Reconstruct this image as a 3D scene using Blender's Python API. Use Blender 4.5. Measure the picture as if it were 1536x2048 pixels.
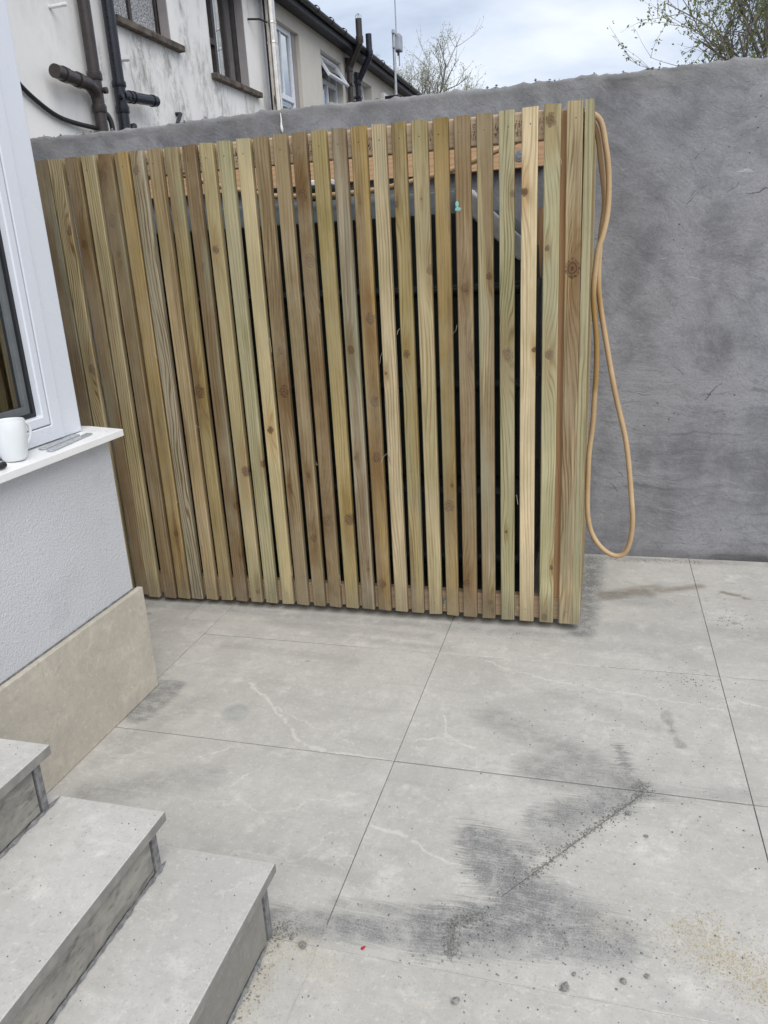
import bpy, bmesh, math, random
from mathutils import Vector, Matrix, noise as mnoise
random.seed(7)
for o in list(bpy.data.objects): bpy.data.objects.remove(o)
SC = bpy.context.scene; COL = SC.collection

# ------------------------------------------------------------------ camera
cd = bpy.data.cameras.new('camera'); cam = bpy.data.objects.new('camera', cd); COL.objects.link(cam)
R3 = ((0.96345398, 0.26263213, -0.05273324), (-0.03314653, 0.31222980, 0.94942817), (-0.26581523, 0.91298243, -0.30952439))
m = Matrix.Identity(4)
for i in range(3):
    m[i][0] = R3[0][i]; m[i][1] = R3[1][i]; m[i][2] = -R3[2][i]
m[0][3], m[1][3], m[2][3] = 0.0738, -2.5387, 1.2819
cam.matrix_world = m
cd.sensor_fit = 'AUTO'; cd.sensor_width = 36.0; cd.lens = 36.0*1549.1/2048
cd.clip_start = 0.05; cd.clip_end = 2000
SC.camera = cam

# ------------------------------------------------------------------ light
SUN_EL, SUN_AZ = 50.0, 138.0        # azimuth clockwise from +Y
SUN_STRENGTH, SKY_STRENGTH, EXPOSURE = 1.35, 0.13, 0.82
w = bpy.data.worlds.new('World'); SC.world = w; w.use_nodes = True
nt = w.node_tree; nt.nodes.clear()
def _n(t, **k):
    n = nt.nodes.new(t)
    for a, b in k.items(): setattr(n, a, b)
    return n
L = nt.links.new
sky = _n('ShaderNodeTexSky', sky_type='NISHITA', sun_disc=False, sun_elevation=math.radians(SUN_EL), sun_rotation=math.radians(SUN_AZ), air_density=1.0, dust_density=2.0)
tc = _n('ShaderNodeTexCoord')
sep = _n('ShaderNodeSeparateXYZ'); L(tc.outputs['Generated'], sep.inputs[0])
zz = _n('ShaderNodeMath', operation='ADD'); L(sep.outputs[2], zz.inputs[0]); zz.inputs[1].default_value = 0.25
zc = _n('ShaderNodeMath', operation='MAXIMUM'); L(zz.outputs[0], zc.inputs[0]); zc.inputs[1].default_value = 0.1
comb = _n('ShaderNodeCombineXYZ'); 
for k in range(3): L(zc.outputs[0], comb.inputs[k])
dv = _n('ShaderNodeVectorMath', operation='DIVIDE'); L(tc.outputs['Generated'], dv.inputs[0]); L(comb.outputs[0], dv.inputs[1])
mp = _n('ShaderNodeMapping'); L(dv.outputs[0], mp.inputs[0]); mp.inputs['Location'].default_value = (0.35, 0.2, 0); mp.inputs['Rotation'].default_value = (0, 0, 0.5); mp.inputs['Scale'].default_value = (0.9, 1.5, 1)
nz = _n('ShaderNodeTexNoise'); L(mp.outputs[0], nz.inputs['Vector']); nz.inputs['Scale'].default_value = 1.3; nz.inputs['Detail'].default_value = 7; nz.inputs['Roughness'].default_value = 0.5; nz.inputs['Distortion'].default_value = 0.3
rp = _n('ShaderNodeValToRGB'); L(nz.outputs['Fac'], rp.inputs[0])
rp.color_ramp.elements[0].position = 0.40; rp.color_ramp.elements[0].color = (2.0, 2.3, 2.95, 1)
rp.color_ramp.elements[1].position = 0.66; rp.color_ramp.elements[1].color = (5.0, 5.1, 5.15, 1)
e = rp.color_ramp.elements.new(0.5); e.color = (3.2, 3.5, 4.05, 1)
mx = _n('ShaderNodeMix', data_type='RGBA'); mx.inputs[0].default_value = 0.86
L(sky.outputs[0], mx.inputs[6]); L(rp.outputs[0], mx.inputs[7])
bg = _n('ShaderNodeBackground'); L(mx.outputs[2], bg.inputs[0]); bg.inputs[1].default_value = SKY_STRENGTH
wo = _n('ShaderNodeOutputWorld'); L(bg.outputs[0], wo.inputs[0])
sd = bpy.data.lights.new('sun', 'SUN'); sd.energy = SUN_STRENGTH; sd.angle = math.radians(50); sd.color = (1.0, 0.97, 0.93)
sun = bpy.data.objects.new('sun', sd); COL.objects.link(sun)
az, el = math.radians(SUN_AZ), math.radians(SUN_EL)
sdir = Vector((math.sin(az)*math.cos(el), math.cos(az)*math.cos(el), math.sin(el)))
sun.rotation_euler = sdir.to_track_quat('Z', 'Y').to_euler(); sun.location = (3, -3, 12)
vs = SC.view_settings; SC.display_settings.display_device = 'sRGB'
vs.view_transform = 'Standard'; vs.look = 'None'; vs.exposure = EXPOSURE; vs.gamma = 1; vs.use_curve_mapping = False

# ------------------------------------------------------------------ node helper
class NT:
    def __init__(s, name):
        s.m = bpy.data.materials.new(name); s.m.use_nodes = True; s.t = s.m.node_tree; s.t.nodes.clear()
        s.out = s.n('ShaderNodeOutputMaterial')
    def n(s, t, **k):
        n = s.t.nodes.new(t)
        for a, b in k.items(): setattr(n, a, b)
        return n
    def put(s, sock, v):
        if hasattr(v, 'is_output') or isinstance(v, bpy.types.NodeSocket): s.t.links.new(v, sock)
        elif v is not None:
            if isinstance(v, (tuple, list)) and sock.type == 'RGBA' and len(v) == 3: v = (*v, 1)
            sock.default_value = v
    def math(s, op, a, b=None, c=None, clamp=False):
        n = s.n('ShaderNodeMath', operation=op, use_clamp=clamp)
        s.put(n.inputs[0], a)
        if b is not None: s.put(n.inputs[1], b)
        if c is not None: s.put(n.inputs[2], c)
        return n.outputs[0]
    def vm(s, op, a, b=None, scale=None):
        n = s.n('ShaderNodeVectorMath', operation=op); s.put(n.inputs[0], a)
        if b is not None: s.put(n.inputs[1], b)
        if scale is not None: s.put(n.inputs['Scale'], scale)
        return n.outputs[1] if op in ('LENGTH', 'DOT_PRODUCT', 'DISTANCE') else n.outputs[0]
    def noise(s, v, sc, det=4, ro=.5, di=0, col=False):
        n = s.n('ShaderNodeTexNoise'); s.put(n.inputs['Vector'], v); s.put(n.inputs['Scale'], sc); n.inputs['Detail'].default_value = det
        n.inputs['Roughness'].default_value = ro; n.inputs['Distortion'].default_value = di
        return n.outputs['Color' if col else 'Fac']
    def vor(s, v, sc, out='Distance', feat='F1', rnd=1):
        n = s.n('ShaderNodeTexVoronoi', feature=feat); s.put(n.inputs['Vector'], v); s.put(n.inputs['Scale'], sc); n.inputs['Randomness'].default_value = rnd
        return n.outputs[out]
    def map(s, v, loc=(0, 0, 0), rot=(0, 0, 0), sc=(1, 1, 1)):
        n = s.n('ShaderNodeMapping'); s.put(n.inputs[0], v); s.put(n.inputs['Location'], loc); s.put(n.inputs['Rotation'], rot); s.put(n.inputs['Scale'], sc)
        return n.outputs[0]
    def mr(s, v, a, b, c=0., d=1., smooth=True):
        n = s.n('ShaderNodeMapRange', interpolation_type='SMOOTHSTEP' if smooth else 'LINEAR'); n.clamp = True
        for i, x in enumerate((v, a, b, c, d)): s.put(n.inputs[i], x)
        return n.outputs[0]
    def mix(s, f, a, b, bl='MIX'):
        n = s.n('ShaderNodeMix', data_type='RGBA', blend_type=bl); n.clamp_factor = True
        s.put(n.inputs[0], f); s.put(n.inputs[6], a); s.put(n.inputs[7], b); return n.outputs[2]
    def sep(s, v):
        n = s.n('ShaderNodeSeparateXYZ'); s.put(n.inputs[0], v); return n.outputs
    def comb(s, x=0., y=0., z=0.):
        n = s.n('ShaderNodeCombineXYZ')
        for i, q in enumerate((x, y, z)): s.put(n.inputs[i], q)
        return n.outputs[0]
    def attr(s, name, out='Fac'):
        return s.n('ShaderNodeAttribute', attribute_type='OBJECT', attribute_name=name).outputs[out]
    def obj(s): return s.n('ShaderNodeTexCoord').outputs['Object']
    def pos(s): return s.n('ShaderNodeNewGeometry').outputs['Position']
    def rnd(s): return s.n('ShaderNodeObjectInfo').outputs['Random']
    def bump(s, h, st=.3, dist=.01, nrm=None):
        n = s.n('ShaderNodeBump'); n.inputs['Strength'].default_value = st; n.inputs['Distance'].default_value = dist; s.put(n.inputs['Height'], h)
        if nrm is not None: s.put(n.inputs['Normal'], nrm)
        return n.outputs[0]
    def bsdf(s, col, ro=.6, nrm=None, metal=0., spec=.5, **k):
        b = s.n('ShaderNodeBsdfPrincipled'); s.put(b.inputs['Base Color'], col); s.put(b.inputs['Roughness'], ro)
        s.put(b.inputs['Metallic'], metal); s.put(b.inputs['Specular IOR Level'], spec)
        if nrm is not None: s.put(b.inputs['Normal'], nrm)
        for a, v in k.items(): s.put(b.inputs[a.replace('_', ' ')], v)
        s.t.links.new(b.outputs[0], s.out.inputs[0]); return s.m

def simple(name, col, ro=.6, metal=0., var=.12, sc=14., bump=.0, bsc=60., spec=.5):
    t = NT(name); p = t.obj(); n = t.noise(p, sc, 5, .6)
    c = t.mix(t.mr(n, .3, .7), tuple(x*(1-var) for x in col), tuple(min(1, x*(1+var)) for x in col))
    nr = t.bump(t.noise(p, bsc, 4), bump, .004) if bump else None
    r = t.mr(t.noise(p, sc*2.3, 3), .3, .7, max(.02, ro-.08), min(1, ro+.08))
    return t.bsdf(c, r, nr, metal, spec)

# ------------------------------------------------------------------ mesh helper
class MB:
    def __init__(s): s.v = []; s.f = []
    def add(s, vs, fs):
        b = len(s.v); s.v += [tuple(x) for x in vs]; s.f += [tuple(b+i for i in f) for f in fs]; return s
    def box(s, x0, x1, y0, y1, z0, z1):
        return s.add([(x, y, z) for z in (z0, z1) for y in (y0, y1) for x in (x0, x1)], [(0, 2, 3, 1), (4, 5, 7, 6), (0, 1, 5, 4), (2, 6, 7, 3), (0, 4, 6, 2), (1, 3, 7, 5)])
    def prism(s, poly, z0, z1):       # poly counter-clockwise in xy
        n = len(poly)
        return s.add([(x, y, z0) for x, y in poly]+[(x, y, z1) for x, y in poly], [tuple(range(n-1, -1, -1)), tuple(range(n, 2*n))]+[(i, (i+1) % n, n+(i+1) % n, n+i) for i in range(n)])
    def tube(s, pts, r, seg=10, cap=True):
        pts = [Vector(p) for p in pts]; n = len(pts); rings = []
        up = Vector((0.123, 0.37, 0.92)); prev = None
        for i, p in enumerate(pts):
            t = (pts[min(i+1, n-1)]-pts[max(i-1, 0)]).normalized()
            if prev is None:
                a = t.cross(up)
                if a.length < .05: a = t.cross(Vector((1, 0, 0)))
                a.normalize()
            else:
                a = (prev-t*prev.dot(t)).normalized()
            prev = a; b = t.cross(a); rr = r[i] if isinstance(r, (list, tuple)) else r
            rings.append([p+a*(rr*math.cos(2*math.pi*k/seg))+b*(rr*math.sin(2*math.pi*k/seg)) for k in range(seg)])
        vs = [q for g in rings for q in g]; fs = []
        for i in range(n-1):
            for k in range(seg): fs.append((i*seg+k, i*seg+(k+1) % seg, (i+1)*seg+(k+1) % seg, (i+1)*seg+k))
        if cap: fs += [tuple(range(seg-1, -1, -1)), tuple((n-1)*seg+k for k in range(seg))]
        return s.add(vs, fs)
    def lathe(s, prof, c=(0, 0, 0), seg=24, axis='z'):
        vs = []; fs = []; n = len(prof)
        for k in range(seg):
            a = 2*math.pi*k/seg
            for r, z in prof:
                p = (r*math.cos(a), r*math.sin(a), z)
                if axis == 'x': p = (p[2], p[0], p[1])
                if axis == 'y': p = (p[1], p[2], p[0])
                vs.append((p[0]+c[0], p[1]+c[1], p[2]+c[2]))
        for k in range(seg):
            k2 = (k+1) % seg
            for i in range(n-1): fs.append((k*n+i, k2*n+i, k2*n+i+1, k*n+i+1))
        return s.add(vs, fs)
    def ring(s, x0, x1, o, i):        # mitred frame in a plane of constant x; o, i = (y0, y1, z0, z1)
        a = [(o[0], o[2]), (o[1], o[2]), (o[1], o[3]), (o[0], o[3])]; b = [(i[0], i[2]), (i[1], i[2]), (i[1], i[3]), (i[0], i[3])]
        vs = [(x, *p) for x in (x0, x1) for p in a+b]; fs = []
        for k in range(4):
            j = (k+1) % 4
            fs += [(8+k, 8+j, 12+j, 12+k), (k, 4+k, 4+j, j), (k, j, 8+j, 8+k), (4+k, 12+k, 12+j, 4+j)]
        return s.add(vs, fs)
    def build(s, name, mat, parent=None, smooth=False, bevel=0., loc=None, seg=1, fix=True):
        me = bpy.data.meshes.new(name)
        vs = s.v if loc is None else [(a-loc[0], b-loc[1], c-loc[2]) for a, b, c in s.v]
        me.from_pydata(vs, [], s.f)
        if fix:
            bm = bmesh.new(); bm.from_mesh(me); bmesh.ops.recalc_face_normals(bm, faces=bm.faces); bm.to_mesh(me); bm.free()
        me.materials.append(mat)
        if smooth:
            for p in me.polygons: p.use_smooth = True
            try: me.set_sharp_from_angle(angle=math.radians(40))
            except Exception: pass
        o = bpy.data.objects.new(name, me); COL.objects.link(o)
        if loc is not None: o.location = loc
        if parent is not None:
            o.parent = parent
            if loc is not None: o.location = Vector(loc)-(WL.get(parent.name) or Vector())
            else: o.location = -(WL.get(parent.name) or Vector())
        WL[o.name] = (Vector(loc) if loc is not None else Vector((0, 0, 0)))
        if bevel:
            b = o.modifiers.new('bevel', 'BEVEL'); b.width = bevel; b.segments = seg; b.limit_method = 'ANGLE'; b.angle_limit = math.radians(35)
        return o
WL = {}
def thing(name, label, cat, loc=(0, 0, 0), group=None):
    o = bpy.data.objects.new(name, None); COL.objects.link(o); o.location = loc; WL[o.name] = Vector(loc); o.empty_display_size = .1
    return tag(o, label, cat, group)
def tag(o, label=None, cat=None, group=None, kind=None):
    if label: o['label'] = label
    if cat: o['category'] = cat
    if group: o['group'] = group
    if kind: o['kind'] = kind
    return o
def catmull(P, n=8):
    P = [Vector(p) for p in P]; out = []
    for i in range(len(P)-1):
        a, b, c, d = P[max(i-1, 0)], P[i], P[i+1], P[min(i+2, len(P)-1)]
        for k in range(n):
            t = k/n
            out.append(.5*((2*b)+(c-a)*t+(2*a-5*b+4*c-d)*t*t+(3*b-a-3*c+d)*t**3))
    out.append(P[-1]); return out

# ------------------------------------------------------------------ materials
def mat_slat():
    t = NT('pressure_treated_pine'); p = t.obj(); sx, sy, sz = t.sep(p)
    seed = t.attr('seed'); heart = t.attr('heart'); tint = t.attr('tint', 'Color'); grain = t.attr('grain')
    q = t.comb(t.math('ADD', sx, t.math('MULTIPLY', sy, .6)), t.math('MULTIPLY', seed, 7.3), sz)
    warp = t.noise(t.map(q, sc=(9, 1, 1.3)), 1., 3, .5)
    warp2 = t.noise(t.map(q, sc=(30, 1, 5)), 1., 2, .5)
    v = t.math('ADD', t.math('ADD', sx, t.math('MULTIPLY', sy, .8)), t.math('MULTIPLY', seed, .37))
    v = t.math('ADD', v, t.math('MULTIPLY', t.math('SUBTRACT', warp, .5), t.math('MULTIPLY', grain, .10)))
    v = t.math('ADD', v, t.math('MULTIPLY', t.math('SUBTRACT', warp2, .5), .006))
    km = None; kr = None; halo = None; kd = None
    for nm in 'abcde':
        k = t.attr('knot_'+nm, 'Vector'); kx, kz, kk = t.sep(k)
        dx = t.math('SUBTRACT', sx, kx); dz = t.math('SUBTRACT', sz, kz)
        wob = t.math('MULTIPLY', t.math('SUBTRACT', t.noise(q, 90, 3, .6), .5), .009)
        kk = t.math('MULTIPLY', kk, 1.0)
        d = t.math('DIVIDE', t.math('ADD', t.vm('LENGTH', t.comb(dx, t.math('MULTIPLY', dz, .78), 0)), wob), t.math('MAXIMUM', kk, .0005))
        d2 = t.math('DIVIDE', t.vm('LENGTH', t.comb(dx, t.math('MULTIPLY', dz, .2), 0)), t.math('MAXIMUM', kk, .0005))
        push = t.math('EXPONENT', t.math('MULTIPLY', t.math('MULTIPLY', d2, d2), -.3))
        v = t.math('ADD', v, t.math('MULTIPLY', t.math('MULTIPLY', push, kk), 2.2))
        core = t.mr(d, .55, 1.15, 1, 0); h = t.mr(d2, .5, 2.6, 1, 0)
        ring = t.math('MULTIPLY', t.mr(t.math('ABSOLUTE', t.math('SUBTRACT', d, .98)), .0, .26, 1, 0), t.mr(t.noise(q, 120, 2), .36, .6))
        km = core if km is None else t.math('MAXIMUM', km, core); halo = h if halo is None else t.math('MAXIMUM', halo, h)
        kr = ring if kr is None else t.math('MAXIMUM', kr, ring); kd = d if kd is None else t.math('MINIMUM', kd, d)
    ph = t.math('MULTIPLY', v, 600.)
    s1 = t.math('ADD', t.math('MULTIPLY', t.math('SINE', ph), .5), .5)
    late = t.math('POWER', s1, 2.6)
    late = t.math('MULTIPLY', late, t.mr(t.noise(t.map(q, sc=(50, 1, 2.5)), 1., 2), .3, .62, .1, 1))
    fib = t.noise(t.map(q, sc=(900, 1, 14)), 1., 3, .6)
    fib2 = t.noise(t.map(q, sc=(260, 1, 2.4)), 1., 4, .65)
    hm = t.math('ADD', t.noise(t.map(q, loc=(3, 0, 0), sc=(34, 1, 1.5)), 1., 4, .6, .4), t.math('SUBTRACT', t.math('MULTIPLY', heart, .56), .28))
    hm = t.mr(hm, .44, .60)
    big = t.noise(t.map(q, sc=(9, 1, 2.2)), 1., 4, .6)
    sap = t.mix(t.mr(big, .3, .7), t.mix(1., tint, (.80, .80, .70), 'MULTIPLY'), t.mix(1., tint, (1.16, 1.15, 1.14), 'MULTIPLY'))
    hrt = t.mix(t.noise(t.map(q, loc=(9, 2, 1), sc=(20, 1, 1.2)), 1., 3), (.165, .105, .058), (.255, .175, .10))
    hrt = t.mix(.35, hrt, t.mix(1., tint, (.75, .70, .6), 'MULTIPLY'))
    c = t.mix(t.math('MULTIPLY', hm, .9), sap, hrt)
    c = t.mix(t.math('MULTIPLY', late, t.math('MULTIPLY', grain, 1.1), clamp=True), c, t.mix(1., c, (.44, .36, .25), 'MULTIPLY'))
    c = t.mix(t.mr(fib, .35, .7, 0, .35), c, t.mix(1., c, (.74, .7, .64), 'MULTIPLY'))
    c = t.mix(t.mr(fib2, .46, .72, 0, .6), c, t.mix(1., c, (.62, .57, .47), 'MULTIPLY'))
    blot = t.noise(t.map(q, sc=(16, 1, 3)), 1., 5, .65)
    c = t.mix(t.mr(blot, .52, .72, 0, .45), c, t.mix(1., c, (.66, .68, .55), 'MULTIPLY'))     # olive preservative blotches
    c = t.mix(t.mr(t.noise(t.map(q, loc=(2, 7, 3), sc=(12, 1, 1.5)), 1., 3), .56, .72, 0, .5), c, (.27, .275, .185))
    c = t.mix(t.math('MULTIPLY', halo, .7), c, t.mix(1., c, (.66, .52, .36), 'MULTIPLY'))
    kc = t.mix(t.math('POWER', t.math('ADD', t.math('MULTIPLY', t.math('SINE', t.math('MULTIPLY', kd, 13.)), .5), .5), 2.), (.17, .092, .042), (.07, .037, .018))
    kc = t.mix(t.mr(kd, 0., .3, 1, 0), kc, (.07, .04, .022))
    c = t.mix(t.math('MULTIPLY', km, .92), c, kc)
    c = t.mix(t.math('MULTIPLY', kr, .75), c, (.05, .028, .016))
    tz = t.attr('topz'); dn = t.vm('LENGTH', t.comb(t.math('SUBTRACT', sx, t.attr('nailx')), t.math('SUBTRACT', sz, t.math('SUBTRACT', tz, .045)), 0))
    c = t.mix(t.mr(dn, .0014, .0028, .85, 0), c, (.03, .025, .02)); dn = t.vm('LENGTH', t.comb(t.math('ADD', sx, t.attr('nailx')), t.math('SUBTRACT', sz, .045), 0)); c = t.mix(t.mr(dn, .0014, .0028, .85, 0), c, (.05, .045, .04))
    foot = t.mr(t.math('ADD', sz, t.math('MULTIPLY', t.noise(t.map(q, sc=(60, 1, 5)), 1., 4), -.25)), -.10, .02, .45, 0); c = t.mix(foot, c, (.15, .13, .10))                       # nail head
    dark = t.mr(t.noise(t.map(q, sc=(30, 1, 10)), 1., 5, .7), .66, .76, 0, .6)
    c = t.mix(dark, c, (.09, .075, .055))
    fade = t.mr(t.noise(t.map(q, loc=(1, 3, 8), sc=(5, 1, 3)), 1., 5, .7), .4, .7, 0, .35); c = t.mix(fade, c, (.40, .345, .235))
    hgt = t.math('ADD', t.math('MULTIPLY', late, .5), t.math('ADD', t.math('MULTIPLY', fib, .5), t.math('MULTIPLY', kr, -.8)))
    return t.bsdf(c, .74, t.bump(hgt, .45, .0016), spec=.22)

def mat_timber(name, a, b, fr=90., axis='x', printed=False, ro=.7):
    t = NT(name); p = t.obj()
    x, y, z = t.sep(p)
    lx, ac = {'x': (x, z), 'z': (z, x), 'y': (y, z)}[axis]
    q = t.comb(ac, t.math('ADD', y, t.rnd()), lx)
    w_ = t.noise(t.map(q, sc=(10, 2, 1.1)), 1., 3)
    s1 = t.math('POWER', t.math('ADD', t.math('MULTIPLY', t.math('SINE', t.math('MULTIPLY', t.math('ADD', ac, t.math('MULTIPLY', w_, .09)), fr*6)), .5), .5), 2.5)
    c = t.mix(t.noise(t.map(q, sc=(18, 3, 1.5)), 1., 4), a, b)
    c = t.mix(t.math('MULTIPLY', s1, .4), c, t.mix(1., c, (.62, .5, .4), 'MULTIPLY'))
    f = t.noise(t.map(q, sc=(700, 40, 12)), 1., 3)
    c = t.mix(t.mr(f, .4, .7, 0, .3), c, t.mix(1., c, (.7, .65, .6), 'MULTIPLY'))
    if printed:
        a1 = t.noise(t.map(q, sc=(60, 0, 230)), 1., 1, .5); a2 = t.noise(t.map(q, loc=(5, 5, 5), sc=(330, 0, 150)), 1., 1, .5)
        bars = t.math('MULTIPLY', t.mr(a1, .5, .54), t.mr(a2, .44, .5))
        word = t.mr(t.noise(t.comb(t.math('MULTIPLY', lx, 11.), 0, 0), 1., 1), .47, .52)
        band = t.math('MULTIPLY', t.mr(ac, .014, .017), t.mr(ac, .058, .061, 1, 0))
        c = t.mix(t.math('MULTIPLY', t.math('MULTIPLY', bars, band), t.math('MULTIPLY', word, .9)), c, (.03, .022, .025))
    return t.bsdf(c, ro, t.bump(f, .2, .001), spec=.25)

def mat_cement():
    t = NT('trowelled_cement_render'); p = t.pos(); x, y, z = t.sep(p); q = t.comb(x, 0., z)
    wq = t.vm('ADD', q, t.vm('SCALE', t.vm('SUBTRACT', t.noise(q, 3.0, 5, .6, col=True), (.5, .5, .5)), scale=.16))
    def strokes(seedv, cell, su, sv, det=7, ro=.68):
        vc = t.vor(t.vm('ADD', wq, (seedv, 0, seedv*.7)), cell, 'Color'); r1, r2, r3 = t.sep(vc)
        an = t.math('MULTIPLY', t.math('SUBTRACT', r1, .5), 2.2); ca = t.math('COSINE', an); sa = t.math('SINE', an); wx, wy, wz = t.sep(wq)
        u = t.math('ADD', t.math('MULTIPLY', wx, ca), t.math('MULTIPLY', wz, sa)); v = t.math('SUBTRACT', t.math('MULTIPLY', wz, ca), t.math('MULTIPLY', wx, sa))
        return t.noise(t.comb(t.math('MULTIPLY', u, su), t.math('MULTIPLY', r2, 9.), t.math('MULTIPLY', v, sv)), 1., det, ro), r3
    big = t.noise(q, .9, 6, .6); cloud = t.noise(q, 3.6, 8, .66); mot = t.noise(t.map(wq, rot=(0, .35, 0), sc=(1, 1, 2.3)), 13, 7, .72)
    s_a, ra = strokes(1.3, 1.9, 4., 17., 6, .62); s_b, rb = strokes(4.1, 5.5, 7., 60., 6, .7)
    fine = t.noise(q, 95, 5, .7); grit = t.noise(q, 420, 2, .6)
    c = t.mix(t.mr(big, .32, .68), (.236, .238, .25), (.345, .348, .366))
    c = t.mix(t.mr(cloud, .34, .56, .7, 0), c, (.15, .152, .162))
    c = t.mix(t.mr(cloud, .52, .74, 0, .5), c, (.345, .348, .365))
    c = t.mix(t.mr(mot, .30, .48, .42, 0), c, (.16, .16, .168))
    c = t.mix(t.mr(mot, .56, .75, 0, .3), c, (.36, .362, .378))
    c = t.mix(t.mr(s_a, .52, .72, 0, .3), c, (.355, .358, .375))
    c = t.mix(t.mr(s_a, .28, .44, .3, 0), c, (.13, .13, .136))
    c = t.mix(t.mr(s_b, .58, .70, 0, .2), c, (.14, .14, .145))
    c = t.mix(t.mr(t.noise(q, .9, 3), .5, .68, 0, .4), c, (.26, .245, .25))
    c = t.mix(t.mr(fine, .35, .65, 0, .45), c, t.mix(1., c, (.66, .66, .66), 'MULTIPLY'))
    c = t.mix(t.mr(grit, .66, .76, 0, .45), c, (.45, .45, .45))
    scr, _ = strokes(7.7, 3.3, 6., 130., 3, .5)
    scm = t.math('MULTIPLY', t.mr(scr, .665, .71), t.mr(t.noise(q, 3.7, 3), .50, .58))
    c = t.mix(t.math('MULTIPLY', scm, .75), c, (.08, .08, .084))
    low = t.noise(t.map(wq, rot=(0, .06, 0), sc=(2.6, 1, 40)), 1., 7, .72); c = t.mix(t.math('MULTIPLY', t.mr(low, .54, .68, 0, .6), t.mr(z, 1.25, .55)), c, (.11, .11, .115)); c = t.mix(t.math('MULTIPLY', t.mr(low, .46, .3, 0, .4), t.mr(z, 1.25, .55)), c, (.37, .372, .385))
    pit = t.math('MULTIPLY', t.mr(t.vor(wq, 30), .06, .11, 1, 0), t.mr(t.noise(q, 4.1, 3), .54, .6))
    c = t.mix(t.math('MULTIPLY', pit, .8), c, (.06, .06, .062))
    lip = t.math('MULTIPLY', t.mr(t.noise(t.map(wq, sc=(3, 1, 30)), 2., 4, .6), .66, .70), t.mr(t.noise(q, 2.2, 2), .5, .56)); c = t.mix(t.math('MULTIPLY', lip, .6), c, (.48, .48, .49))
    zt = t.mr(t.math('ADD', z, t.math('MULTIPLY', t.math('SUBTRACT', t.noise(q, 7, 4), .5), .12)), 1.80, 1.86, 0, .4); c = t.mix(zt, c, (.22, .215, .20))
    damp = t.math('MULTIPLY', t.mr(t.math('ADD', z, t.math('MULTIPLY', t.noise(q, 5, 4), -.09)), -.04, .0, 1, 0), t.mr(x, .3, .8, .25, .85)); c = t.mix(damp, c, (.07, .07, .068))
    h = t.math('ADD', t.math('MULTIPLY', t.math('ADD', s_a, t.math('MULTIPLY', mot, .5)), .8), t.math('ADD', t.math('MULTIPLY', t.math('ADD', cloud, t.math('MULTIPLY', s_b, .4)), .7), t.math('ADD', t.math('MULTIPLY', fine, .14), t.math('MULTIPLY', t.math('ADD', scm, pit), -.35))))
    return t.bsdf(c, t.mr(s_a, .3, .7, .85, .6), t.bump(h, .6, .010), spec=.3)

def mat_render(name, base, stain=0., rough=.5, speck=0.):
    t = NT(name); p = t.pos()
    n1 = t.noise(p, 1.1, 5, .6)
    c = t.mix(t.mr(n1, .3, .7), tuple(x*.9 for x in base), base)
    c = t.mix(t.mr(t.noise(t.map(p, sc=(2, 2, .35)), 1.4, 5, .6), .52, .75, 0, .25), c, tuple(x*.72 for x in base))
    if stain:
        st = t.noise(t.map(p, sc=(1, 1.6, .62)), 1.1, 3, .55); fn = t.noise(t.map(p, sc=(1, 8, 3.6)), 1.3, 8, .8, .5)
        mk = t.math('MULTIPLY', t.mr(st, .40, .62), t.mr(fn, .42, .64))
        c = t.mix(t.math('MULTIPLY', mk, stain), c, (.12, .11, .10))
        c = t.mix(t.mr(st, .45, .8, 0, .35*stain), c, (.42, .39, .34))
    if speck:
        s = t.mr(t.vor(p, 38), .035, .07, 1, 0); s = t.math('MULTIPLY', s, t.mr(t.noise(p, 9, 2), .47, .55))
        c = t.mix(t.math('MULTIPLY', s, speck), c, (.12, .11, .1))
        dirt = t.mr(t.noise(p, 3.3, 5, .65), .55, .75, 0, .3); c = t.mix(dirt, c, tuple(x*.62 for x in base))
    h = t.math('ADD', t.noise(p, 120, 5, .7), t.math('MULTIPLY', t.vor(p, 210), .5))
    return t.bsdf(c, .85, t.bump(h, rough, .006), spec=.2)

def smear(t, P, A, B, wd, so):
    pa = t.vm('SUBTRACT', P, (*A, 0)); ba = (B[0]-A[0], B[1]-A[1], 0); bb = max(1e-9, ba[0]**2+ba[1]**2)
    h = t.math('DIVIDE', t.vm('DOT_PRODUCT', pa, ba), bb, clamp=True)
    d = t.vm('LENGTH', t.vm('SUBTRACT', pa, t.vm('SCALE', ba, scale=h)))
    return d
def smear_group(t, P, segs, streak_dir, amp, freq=(3., 70.), jit=.0):
    ang = math.atan2(streak_dir[1], streak_dir[0])
    sn = t.noise(t.map(t.vm('ADD', P, t.vm('SCALE', t.vm('SUBTRACT', t.noise(P, 3.5, 2, col=True), (.5, .5, .5)), scale=.08)), rot=(0, 0, -ang), sc=(freq[0], freq[1], 1)), 1., 6, .72)
    off = t.math('MULTIPLY', t.math('SUBTRACT', sn, .5), amp)
    out = None
    for A, B, wd, so, st in segs:
        d = t.math('ADD', smear(t, P, A, B, wd, so), off)
        so = so*.55; mk = t.math('MULTIPLY', t.mr(d, wd+so, wd-so, 0, 1), st)
        out = mk if out is None else t.math('MAXIMUM', out, mk)
    out = t.math('MULTIPLY', out, t.mr(sn, .36, .6, .6, 1.08))
    return out, sn

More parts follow.
